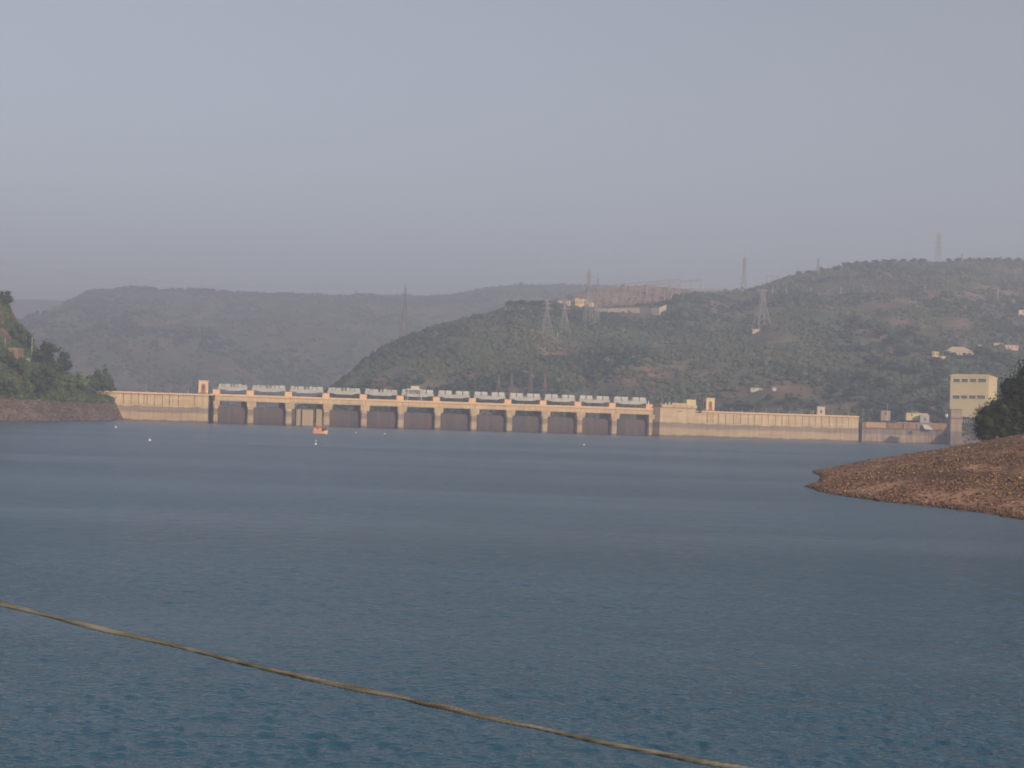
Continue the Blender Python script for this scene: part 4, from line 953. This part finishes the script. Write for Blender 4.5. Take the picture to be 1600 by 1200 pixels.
# ------------------------------------------------------------------ yellow building
AZ = R(-25); e_ = Vector((math.cos(AZ), math.sin(AZ), 0)); b_ = Vector((-math.sin(AZ), math.cos(AZ), 0))
YC = 1012.0; C0 = at(1543.5, 655, YC)
def along(C, d, px, py):           # metres along d from C so that the point is seen at pixel px
    a_, _ = ray(px, py); return (a_ * C.y - C.x) / (d.x - a_ * d.y)
W1 = -along(C0, e_, 1484, 640); W2 = along(C0, b_, 1557, 640); ZT = at(1543, 586.5, YC).z; H = ZT - C0.z
t = empty('intake_building', C0, AZ); tag(t, 'tall plain yellow building with two rows of dark windows', 'building')
mb = MB(); mb.box(-W1, 0, 0, W2, -8, H - .8); build('wall', mb, M['cream'], t)
mb = MB(); mb.box(-W1 - .35, .35, -.35, W2 + .35, H - .797, H); rf = build('roof', mb, M['cream'], t)
mb = MB(); mb.box(-W1 + 1, -1, 1, W2 - 1, H + .003, H + .5); build('roof_slab', mb, M['cream'], rf)
for (yy, xsn) in ((594.5, ((1490, 1499.5), (1503, 1512), (1516, 1525), (1528.5, 1540.5))), (620.5, ((1489, 1499), (1502, 1511), (1514.5, 1524), (1527, 1539)))):
    for (x0, x1) in xsn:
        u0, u1 = along(C0, e_, x0, yy), along(C0, e_, x1, yy); Yw = (C0 + e_ * u0).y; zc_ = at((x0 + x1) / 2, yy, Yw).z - C0.z; hh = 1.05
        mb = MB(); mb.box(u0, u1, -.05, -.004, zc_ - hh, zc_ + hh); w = build('window', mb, M['window'], t)
        for q in range(1, 4):
            um = u0 + (u1 - u0) * q / 4; mb = MB(); mb.box(um - .07, um + .07, -.12, -.052, zc_ - hh, zc_ + hh); build('mullion', mb, M['greypaint'], w)
        mb = MB(); mb.box(u0 - .2, u1 + .2, -.35, -.055, zc_ - hh - .25, zc_ - hh - .01); build('sill', mb, M['cream'], w)
        mb = MB(); mb.box(u0 - .2, u1 + .2, -.55, -.055, zc_ + hh + .01, zc_ + hh + .2); build('shade', mb, M['cream'], w)

# ================================================================== HILL: pylons, switchyard, houses
def pylon(base, h, w0, w1, arms, label, grp='lattice pylons', material='steel', waist=0.62, armw=(0.22, 0.3, 0.22), bar=.20, leg=.26, rz=.3, peak=True):
    t = empty('lattice_pylon', base, rz); tag(t, label, 'pylon', grp)
    def hw(z): 
        q = z / h
        return (w0 + (w1 - w0) * min(q / waist, 1)) / 2
    zt = h * (.93 if peak else 1.0)
    for sx in (-1, 1):
        for sy in (-1, 1):
            mb = MB(); mb.bar((sx * hw(0), sy * hw(0), -1), (sx * hw(h * waist), sy * hw(h * waist), h * waist), leg); mb.bar((sx * hw(h * waist), sy * hw(h * waist), h * waist), (sx * hw(zt), sy * hw(zt), zt), leg * .85)
            build('leg', mb, M[material], t)
    mb = MB(); z = h * .16; lv = [z]
    while z < zt - .5:
        z = min(zt, z + max(hw(z) * 1.9, h * .06)); lv.append(z)
    for z0, z1 in zip(lv[:-1], lv[1:]):
        for (ax, ay, bx_, by_) in ((-1, -1, 1, -1), (1, -1, 1, 1), (1, 1, -1, 1), (-1, 1, -1, -1)):
            mb.bar((ax * hw(z0), ay * hw(z0), z0), (bx_ * hw(z1), by_ * hw(z1), z1), bar * .7); mb.bar((bx_ * hw(z0), by_ * hw(z0), z0), (ax * hw(z1), ay * hw(z1), z1), bar * .7)
            mb.bar((ax * hw(z0), ay * hw(z0), z0), (bx_ * hw(z0), by_ * hw(z0), z0), bar * .6)
    for sx in (-1, 1): mb.bar((sx * hw(0), -hw(0), 0), (0, -hw(lv[0]), lv[0]), bar * .6)
    build('bracing', mb, M[material], t)
    for zq, aw in zip(arms, armw):
        z = zq * h; mb = MB()
        for sx in (-1, 1):
            tip = (sx * aw * h, 0, z + .1)
            for sy in (-1, 1):
                mb.bar((sx * hw(z), sy * hw(z), z), tip, bar * 1.2); mb.bar((sx * hw(z), sy * hw(z), z + h * .035), tip, bar * .7)
            mb.bar(tip, (tip[0], 0, z - h * .04), bar * .6)
        build('cross_arm', mb, M[material], t)
    if peak:
        mb = MB()
        for sx in (-1, 1):
            for sy in (-1, 1): mb.bar((sx * hw(zt), sy * hw(zt), zt), (0, 0, h), bar)
        build('peak', mb, M[material], t)
    return t
def pylon_px(px, py, ytop, w0px, w1px, arms, label, ridge=hill, **kw):
    b = ridge.hit(px, py); h = (py - ytop) * b.y / FPX
    return pylon(b, h, w0px * b.y / FPX, w1px * b.y / FPX, arms, label, **kw), b, h
py853, b853, h853 = pylon_px(853.5, 521, 463, 17, 3, (.66, .80, .92), 'grey lattice pylon below the switchyard building, left of the close pair', armw=(.14, .12, .10))
py881, b881, h881 = pylon_px(881, 521, 463, 17, 3, (.66, .80, .92), 'grey lattice pylon below the switchyard building, right of the close pair', armw=(.14, .12, .10))
pylon_px(918, 512, 418, 16, 3.5, (.78, .84), 'tall grey pylon with wide arms rising in front of the switchyard', armw=(.10, .12), bar=.18)
pylon_px(932, 512, 429, 9, 2.5, (.86,), 'slim grey pylon just right of the tall wide armed one', armw=(.07,), bar=.14, leg=.18)
py631, b631, h631 = pylon_px(631, 527, 439, 13, 1.8, (.80, .88), 'slender reddish lattice mast standing alone against the far hill', material='redsteel', armw=(.03, .03), waist=.75, bar=.10, leg=.15)
pylon_px(1162, 458, 399, 9, 3, (.70, .80, .90), 'dark pylon against the sky right of the switchyard', armw=(.09, .09, .07), bar=.17, leg=.22)
pylon_px(1190, 516, 452, 25, 6, (.62, .97), 'wide legged grey pylon on the slope below the skyline posts', armw=(.09, .13), waist=.70, peak=False, bar=.24, leg=.34)
pylon_px(1466, 412, 362, 9, 4, (.50, .66, .82), 'tall pylon on the highest part of the hill skyline', armw=(.14, .17, .14), bar=.19, leg=.24)
pylon_px(1278, 428, 403, 6, 2, (.55, .75), 'small faint pylon on the skyline left of the hill top', armw=(.12, .10), bar=.16, leg=.18)
pylon_px(1503, 411, 396, 4, 1.5, (.6,), 'tiny far pylon top just right of the tall skyline pylon', armw=(.12,), bar=.16, leg=.18)
pylon_px(778.5, 613, 584, 9, 1.6, (.55,), 'small brown pylon just behind the dam, first of four from the left', armw=(.10,), material='redsteel', bar=.2)
pylon_px(798.5, 614, 582, 8, 1.6, (.6,), 'small brown pylon just behind the dam, second of four from the left', armw=(.07,), material='redsteel', bar=.2)
pylon_px(828.5, 616, 572, 6, 3, (.85,), 'tall boxy pylon just behind the dam, third of four from the left', armw=(.06,), material='redsteel', bar=.2)
pylon_px(850.5, 617, 581, 6, 2, (.7,), 'slim pylon just behind the dam, fourth of four from the left', armw=(.06,), material='redsteel', bar=.2)

# poles dotted on the hill
for (px, py, yt, lab) in ((1207, 463, 450, 'white concrete pole with a forked head just right of the wide legged pylon'), (1228.5, 462, 450, 'white concrete pole, second right of the wide legged pylon'), (1267, 461, 449, 'white concrete pole, third right of the wide legged pylon'),
                          (1313.5, 462, 449, 'white concrete pole, fourth right of the wide legged pylon'), (1445, 452, 445, 'short white pole in the scrub below the hill top'), (1559, 472, 452, 'tall white pole on the red soil near the right edge'),
                          (697, 503, 494, 'short white pole on the falling crest of the spur'), (790, 488, 480, 'short white pole at the left end of the dark tree row'), (817, 487, 480, 'short white pole in front of the dark tree row'),
                          (758, 496, 488, 'small white post on the spur crest left of the dark tree row'), (642.5, 526, 520, 'short white post beside the foot of the slender reddish mast'), (871, 526, 520, 'short white post between the close pair of pylons'), (944, 513, 506, 'short white pole on the slope below the switchyard wall')):
    b = hill.hit(px, py); h = (py - yt) * b.y / FPX
    pole(b, h, lab, grp='white poles on the hill', r=.46, arm=1.2 if h > 8 else 0)
for (px, py, yt, lab) in ((7.5, 546, 529, 'thin pole above the brown walled house at the left edge'), (49, 565, 527, 'tall thin pole on the left slope beside the dark trees')):
    b = bank_l.hit(px, py); pole(b, (py - yt) * b.y / FPX, lab, grp='poles on the left slope', r=.16, arm=.7)
p0 = kn.hit(1387, 655); pole(dam_pt(dam_at(1387.5, 652, -8)[0], -9, 13.4), 12.5, 'tall thin pole behind the whitish hut on the masonry', r=.12)

# switchyard gantries
def gantry(px0, px1, ytop, ybase, Y, ncol, label, slope=0.0, grp='switchyard gantries', material='redsteel'):
    p0, p1 = at(px0, ytop, Y), at(px1, ytop + slope, Y + 20); t = empty('switchyard_gantry', (p0.x, p0.y, at(px0, ybase, Y).z)); tag(t, label, 'gantry', grp)
    z0 = t.location.z; d_ = p1 - p0; H = p0.z - z0
    for q in range(ncol):
        u = q / (ncol - 1); b = d_ * u; mb = MB()
        for sx in (-.8, .8): mb.bar((b.x + sx * 1.3, b.y, -4), (b.x + sx * .5, b.y, H + b.z), .22)
        for j in range(5): mb.bar((b.x - .9, b.y, (H + b.z) * j / 5), (b.x + .8, b.y, (H + b.z) * (j + 1) / 5), .12)
        mb.bar((b.x, b.y, H + b.z), (b.x, b.y, H + b.z + 6.5), .16, .07)
        build('column', mb, M['pinkpost'], t)
    mb = MB()
    for dz in (0, -1.6): mb.bar(Vector((0, 0, H + dz)), d_ + Vector((0, 0, H + dz)), .24)
    nb = max(8, int(d_.length / 3))
    for j in range(nb):
        a_, c_2 = d_ * (j / nb), d_ * ((j + 1) / nb); mb.bar(a_ + Vector((0, 0, H - 1.6 * (j % 2))), c_2 + Vector((0, 0, H - 1.6 * ((j + 1) % 2))), .14)
    build('beam', mb, M[material], t)
GB = [(960, 1062, 444, 478, 1985, 7, -8, 'longest gantry whose top beam slopes up across the skyline'), (1063, 1095, 439, 470, 2010, 3, -2, 'short gantry at the right end of the switchyard skyline'),
      (950, 1040, 456, 482, 1930, 7, -7, 'gantry with a sloping beam just above the pale retaining wall'), (905, 975, 459, 482, 1960, 6, -6, 'gantry above the switchyard buildings on the left'),
      (985, 1062, 450, 476, 2040, 6, -5, 'gantry seen behind the middle of the switchyard'), (920, 1000, 463, 481, 1900, 7, -4, 'low front gantry right of the switchyard buildings'),
      (1000, 1052, 462, 480, 1905, 5, -4, 'low front gantry above the bright end of the retaining wall'), (880, 930, 462, 478, 2000, 4, -3, 'faint gantry behind the tall cream building')]
GB += [(940, 1025, 452, 478, 2005, 8, -7, 'gantry second from the front in the middle of the switchyard'), (975, 1058, 447, 474, 2060, 7, -6, 'farthest long gantry behind the middle of the switchyard'),
       (912, 962, 466, 482, 1925, 5, -3, 'low gantry right behind the smallest cream box'), (1015, 1075, 456, 474, 1965, 6, -3, 'gantry above the dark round tree at the wall end'),
       (930, 1010, 458, 480, 1945, 9, -5, 'gantry with close set columns in the left middle of the yard'), (1070, 1125, 451, 466, 2045, 6, 1, 'low gantry on the ridge between the yard and the dark pylon')]
for (x0, x1, yt, yb, Y, nc, sl_, lab) in GB: gantry(x0, x1, yt, yb, Y, nc, lab, slope=sl_)
gantry(1128, 1193, 454, 462, 2080, 9, 'row of low orange posts and beam on the ridge beside the dark pylon', slope=-1, grp='posts on the ridge')
gantry(1198, 1216, 430, 446, 2120, 3, 'small dark gantry on the skyline where the hill rises', slope=1, grp='posts on the ridge', material='steel')
# switchgear standing in the yard
for q in range(46):
    px = random.uniform(915, 1060); py = random.uniform(462, 479); b = at(px, py + 3, 1900 + (479 - py) * 9); 
    t = empty('switchgear_post', b); tag(t, 'thin insulator post among the switchyard gantries', 'insulator', 'insulator posts in the switchyard')
    h = random.uniform(6, 12)
    mb = MB(); mb.bar((0, 0, -8), (0, 0, h * .6), .30); build('support', mb, M['redsteel'], t)
    mb = MB(); mb.bar((0, 0, h * .6), (0, 0, h), .42, .3, 6); build('insulator', mb, M['pinkwall'], t)
# switchyard buildings and retaining wall
YS = 1780.0
hut('switchyard_building', 872, 899, 469.5, 478, YS + 8, 'long low greyish cream building at the left of the switchyard', 'building', wall='housewall', roof='houseroof', depth=10, windows=6)
hut('switchyard_building', 898.5, 903.5, 465.5, 480, YS, 'narrow tall cream tower block of the switchyard', 'building', wall='tower', roof='tower', depth=8, windows=1)
hut('switchyard_building', 904, 918.5, 467.2, 479, YS + 2, 'cream building with a deep shaded lower floor right of the tower block', 'building', wall='tower', roof='tower', depth=8, windows=4)
hut('switchyard_building', 920, 928, 472.5, 480, YS - 4, 'smallest cream box building at the right of the switchyard group', 'building', wall='tower', roof='tower', depth=6, door=True)
mb = MB(); t = empty('retaining_wall', at(928, 484, YS)); tag(t, 'long pale retaining wall in front of the switchyard', 'wall'); o0 = Vector(t.location)
WP = [(928, 481.3, 485), (950, 481.8, 485.5), (980, 481.5, 485.5), (1000, 481, 485.5), (1018, 481.5, 488), (1030, 481, 489), (1041, 476, 483.5)]
for (x0, t0, b0), (x1, t1, b1) in zip(WP[:-1], WP[1:]):
    Y0_, Y1_ = hill.hit(x0, b0 + 3).y - 4, hill.hit(x1, b1 + 3).y - 4
    q = [at(x0, b0 + 4, Y0_), at(x1, b1 + 4, Y1_), at(x1, b1 + 4, Y1_ + 1.5), at(x0, b0 + 4, Y0_ + 1.5), at(x0, t0, Y0_), at(x1, t1, Y1_), at(x1, t1, Y1_ + 1.5), at(x0, t0, Y0_ + 1.5)]
    for u in (2, 3): q[u].z = q[u - (1 if u == 2 else 3)].z; q[u].x = q[1 if u == 2 else 0].x
    for u, w in ((6, 5), (7, 4)): q[u].z = q[w].z; q[u].x = q[w].x
    mb = MB(); mb.hexa([v - o0 for v in q]); build('wall_length', mb, M['housewall'] if x0 >= 1015 else M['palestone'], t)
hut('shed', 1012, 1024, 475.5, 480, YS + 60, 'small pale roofed shed on the switchyard retaining wall', 'shed', wall='housewall', roof='cream')

# houses on the hill
def house(px0, px1, ytop, ybase, label, dx=0, **kw):
    b = hill.hit((px0 + px1) / 2, ybase); return hut('house', px0, px1, ytop, ybase, b.y - 1.0, label, 'house', **kw)
house(1457, 1467, 549, 558, 'small cream box house left of the beige hip roofed house', wall='cream', roof='housewall', windows=2)
house(1478, 1521, 541, 558, 'large beige hip roofed house among dark trees on the slope', wall='housewall', roof='houseroof', windows=5, hip=4.6, depth=12)
house(1553, 1567, 535.5, 541, 'pink flat roofed house at the left end of a row near the right edge', wall='pinkwall', roof='housewall', windows=2)
house(1566, 1591, 539, 546.5, 'long pink house stepping down the slope near the right edge', wall='pinkwall', roof='pinkwall', windows=4)
house(1592, 1606, 484, 492, 'whitish house high on the slope cut by the right edge', wall='housewall', roof='whitepaint', windows=1)
house(1529, 1534.5, 538, 543, 'tiny white hut between the beige house and the pink houses', wall='whitepaint', roof='whitepaint', depth=3)
house(1173, 1192, 605.5, 610.5, 'low white shed on the red soil behind the right dam wall', wall='whitepaint', roof='whitepaint', windows=2)
house(1207, 1213, 605, 610.5, 'tiny white hut on the red soil beside the low white shed', wall='whitepaint', roof='whitepaint', depth=3)
house(1176, 1187, 513.5, 519, 'small pale block house at the foot of the wide legged pylon', wall='housewall', roof='housewall', depth=4)
house(1468, 1479, 556, 560, 'low pale wall house between the cream box and the hip roofed house', wall='pinkwall', roof='housewall', depth=4)
# brown house and garden wall on the left bank
b = bank_l.hit(14, 556); Yh = b.y
hut('house', -22, 28, 543, 560, Yh - 2, 'brown walled flat roofed house on the left slope', 'house', wall='redwall', roof='houseroof', windows=3, depth=9)
hut('garden_wall', 27, 46, 559, 566, bank_l.hit(36, 564).y - 1, 'short pale garden wall right of the brown house', 'wall', wall='greypaint', roof='greypaint', depth=.8)

# red rock outcrop on the left cliff
mb_p, mb_s, cs = [], [], []
for q in range(70):
    px = random.uniform(-25, 19); py = random.uniform(474, 506); b = bank_l.hit(px, py); mb_p.append((b.x, b.y - .6, b.z)); r = random.uniform(.9, 2.3); mb_s.append((r * 1.2, r * .8, r * random.uniform(.8, 1.6))); cs.append(np.array((0.15, 0.08, 0.065)) * random.uniform(.7, 1.3))
Vv, Ff, Cc = lumps(np.array(mb_p), np.array(mb_s), np.array(cs), .35)
tag(obj('red_rock_cliff', np_mesh('red_rock_cliff', Vv, Ff, Cc, M['stone'])), 'dark red rock outcrop at the top of the left bank', 'cliff', kind='structure')

# ------------------------------------------------------------------ power lines
def wire(name, pts_, r, label, grp, material='steel'):
    mb = MB()
    for a_, c_2 in zip(pts_[:-1], pts_[1:]): mb.bar(a_, c_2, r)
    o = build(name, mb, M[material]); tag(o, label, 'power line', grp); return o
def sag(a_, b_, s_, n_=16):
    a_, b_ = Vector(a_), Vector(b_); return [a_.lerp(b_, k / n_) - Vector((0, 0, s_ * 4 * (k / n_) * (1 - k / n_))) for k in range(n_ + 1)]
t631 = b631 + Vector((0, 0, h631 * .95)); t631b = b631 + Vector((0, 0, h631 * .85))
wire('power_line', sag(at(-160, 388, 900), t631, 10), .07, 'upper faint power line crossing the sky at the left', 'power lines over the lake')
wire('power_line', sag(at(-160, 416, 900), t631b, 12), .07, 'lower faint power line crossing the sky at the left', 'power lines over the lake')
wire('power_line', sag(b853 + Vector((0, 0, h853 * .8)), t631b, 10), .05, 'power line from the slender mast to the left one of the close pylons', 'power lines on the hill')

# ------------------------------------------------------------------ on the water
pb = on_water(500.5, 678); t = empty('boat', pb, R(-8)); t.scale = (1, 1, 1.2); tag(t, 'small orange boat with a canopy floating before the spillway', 'boat')
K = pb.y / FPX
Lh, Bm = 23 * K / 2, 1.0
sta = [(-1.0, .80, .0), (-.85, .95, 0), (-.3, 1.0, 0), (.3, .98, .02), (.7, .72, .12), (.92, .35, .25), (1.0, .06, .35)]
mb = MB(); v = []; f = []
for (u, w, rise) in sta:
    x_ = u * Lh; v += [(x_, -w * Bm, .95 + rise), (x_, -w * Bm * .8, .1 + rise * .3), (x_, 0, -.25 + rise * .5), (x_, w * Bm * .8, .1 + rise * .3), (x_, w * Bm, .95 + rise)]
for q in range(len(sta) - 1):
    for j in range(4): f.append((q * 5 + j, q * 5 + j + 1, q * 5 + 5 + j + 1, q * 5 + 5 + j))
    f.append((q * 5, q * 5 + 5, q * 5 + 9, q * 5 + 4))
f += [(0, 4, 3, 2, 1), tuple(len(v) - 5 + k for k in range(5))]
mb.poly(v, f); build('hull', mb, M['boatpale'], t)
mb = MB(); mb.box(-Lh, Lh * .62, -Bm * 1.04, -Bm * 1.004, .78, 1.0); mb.box(-Lh, Lh * .62, Bm * 1.004, Bm * 1.04, .78, 1.0); build('rub_rail', mb, M['boat'], t)
mb = MB(); mb.box(-Lh * .8, Lh * .16, -.8, .8, .953, 1.9); cb = build('cabin', mb, M['boatpale'], t)
for q in range(3):
    mb = MB(); x_ = -Lh * .72 + q * Lh * .3; mb.box(x_, x_ + Lh * .2, -.83, -.803, 1.35, 2.0); build('window', mb, M['dark'] if q == 1 else M['boat'], cb)
mb = MB(); mb.box(-Lh * .9, Lh * .26, -.95, .95, 2.95, 3.1); build('canopy', mb, M['boat'], t)
for sx in (-.85, -.3, .2):
    for sy in (-.85, .85):
        mb = MB(); mb.bar((sx * Lh, sy, .95), (sx * Lh, sy, 2.96), .07); build('canopy_post', mb, M['boat'], t)
for sy in (-.75, .75):
    for q in range(5):
        mb = MB(); x_ = Lh * (.3 + q * .12); mb.bar((x_, sy * (1 - q * .12), .97), (x_, sy * (1 - q * .12), 2.3), .05); build('rail_post', mb, M['dark'], t)
    mb = MB(); mb.bar((Lh * .3, sy, 2.3), (Lh * .78, sy * .52, 2.3), .05); mb.bar((Lh * .3, sy, 1.7), (Lh * .78, sy * .52, 1.7), .04); build('bow_rail', mb, M['greypaint'], t)
mb = MB(); mb.box(Lh * .3, Lh * .6, -.45, .45, .96, 1.7); build('engine_box', mb, M['dark'], t)

def buoy(px, py, r, label):
    b = on_water(px, py); t = empty('buoy', b); tag(t, label, 'buoy', 'white buoys on the lake')
    mb = MB(); prof = ((0, -.5), (.75, -.3), (1, .1), (.8, .6), (.35, .85), (0, .9)); ns = 10
    for (rr, z_) in prof:
        for j in range(ns): mb.v.append((rr * r * math.cos(2 * math.pi * j / ns), rr * r * math.sin(2 * math.pi * j / ns), z_ * r))
    for q in range(len(prof) - 1):
        for j in range(ns): mb.f.append((q * ns + j, q * ns + (j + 1) % ns, (q + 1) * ns + (j + 1) % ns, (q + 1) * ns + j))
    build('float', mb, M['buoy'], t, True)
    mb = MB(); mb.bar((0, 0, .8 * r), (0, 0, 2.0 * r), .16 * r, .12 * r, 6); build('stem', mb, M['buoy'], t)
buoy(181, 668, .42, 'white buoy near the bank, the one farthest left')
buoy(234, 688.5, .34, 'white buoy in open water, second from the left')
buoy(493.5, 694.5, .32, 'white buoy directly below the boat, the nearer of two')
buoy(494, 689, .22, 'tiny white buoy between the boat and the nearer buoy below it')
buoy(556, 676.5, .34, 'white buoy first right of the boat')
buoy(601, 678.5, .34, 'white buoy second right of the boat')
buoy(912.5, 695.5, .36, 'white buoy alone before the right end of the spillway')

# ------------------------------------------------------------------ rope in the foreground
RP = [(-420, 830, 4.9), (-200, 890, 4.75), (0, 943, 4.6), (60, 958, 4.57), (130, 976, 4.53), (200, 992, 4.5), (270, 1008, 4.46), (340, 1026, 4.42), (420, 1046, 4.38), (500, 1064, 4.34), (560, 1077, 4.3), (620, 1088, 4.27), (660, 1099, 4.25), (700, 1106, 4.22), (745, 1117.5, 4.2), (790, 1127, 4.17), (840, 1137, 4.15), (900, 1151, 4.12), (960, 1164, 4.08), (1030, 1177, 4.05), (1090, 1189, 4.0), (1160, 1201, 3.97), (1300, 1228, 3.9), (1500, 1262, 3.8), (1800, 1300, 3.65)]
ctl = [at(*q) for q in RP]
path = []
for k in range(len(ctl) - 1):          # Catmull-Rom through the measured points
    p0, p1, p2, p3 = ctl[max(k - 1, 0)], ctl[k], ctl[k + 1], ctl[min(k + 2, len(ctl) - 1)]
    for q in range(24):
        u = q / 24; path.append(0.5 * ((2 * p1) + (p2 - p0) * u + (2 * p0 - 5 * p1 + 4 * p2 - p3) * u * u + (3 * p1 - p0 - 3 * p2 + p3) * u ** 3))
NS = 18; v = []; f = []
arc_ = 0.0; prev = path[0]
for k, c in enumerate(path):
    arc_ += (c - prev).length; prev = c
    d = (path[min(k + 1, len(path) - 1)] - path[max(k - 1, 0)]).normalized(); u = d.cross(Vector((0, 0, 1))).normalized(); w = u.cross(d)
    ph = arc_ * 16 + 2.2 * math.sin(arc_ * 5.3); big = 1 + .06 * math.sin(arc_ * 11 + 1.3) * math.sin(arc_ * 3.1) + .05 * math.sin(arc_ * 29)
    for j in range(NS):
        th = 2 * math.pi * j / NS; rr = .0064 * big * (1 + .20 * math.cos(2 * (th - ph * .35)) + .16 * math.cos(3 * (th - ph * 6)))
        v.append(c + (u * math.cos(th) + w * math.sin(th)) * rr)
for k in range(len(path) - 1):
    for j in range(NS): f.append((k * NS + j, k * NS + (j + 1) % NS, (k + 1) * NS + (j + 1) % NS, (k + 1) * NS + j))
mb = MB(); mb.poly(v, f)
mr_, n, l, p = new_mat('plastic_rope')
g_ = n.new('ShaderNodeNewGeometry'); mp_ = n.new('ShaderNodeMapping'); mp_.inputs['Scale'].default_value = (3.5, 3.5, 30); mp_.inputs['Rotation'].default_value = (0, R(14), 0); l.new(g_.outputs['Position'], mp_.inputs['Vector'])
tx = n.new('ShaderNodeTexNoise'); tx.inputs['Scale'].default_value = 2.2; tx.inputs['Detail'].default_value = 6; l.new(mp_.outputs[0], tx.inputs['Vector'])
rr_ = n.new('ShaderNodeValToRGB'); cr = rr_.color_ramp; cr.elements[0].position = .30; cr.elements[0].color = (.050, .042, .030, 1); cr.elements[1].position = .72; cr.elements[1].color = (.175, .17, .15, 1)
e = cr.elements.new(.5); e.color = (.112, .100, .074, 1)
l.new(tx.outputs['Fac'], rr_.inputs[0]); l.new(rr_.outputs[0], p.inputs['Base Color']); p.inputs['Roughness'].default_value = .55
bp = n.new('ShaderNodeBump'); bp.inputs['Strength'].default_value = .4; bp.inputs['Distance'].default_value = .003; l.new(tx.outputs['Fac'], bp.inputs['Height']); l.new(bp.outputs[0], p.inputs['Normal'])
tag(build('rope', mb, mr_, None, True), 'twisted beige rope hanging across the foreground over the water', 'rope')

# ================================================================== HAZE
g = MB(); g.box(-7500, 7500, -380, 8600, -16.5, 372)
hz = build('haze', g, None); tag(hz, kind='stuff')
hm_ = bpy.data.materials.new('haze_air'); hm_.use_nodes = True; nt = hm_.node_tree; nt.nodes.clear()
o_ = nt.nodes.new('ShaderNodeOutputMaterial'); pv = nt.nodes.new('ShaderNodeVolumePrincipled')
pv.inputs['Density'].default_value = HAZE_DENSITY; pv.inputs['Color'].default_value = (*HAZE_COLOR, 1); pv.inputs['Anisotropy'].default_value = 0.2
nt.links.new(pv.outputs[0], o_.inputs['Volume']); hz.data.materials.append(hm_)
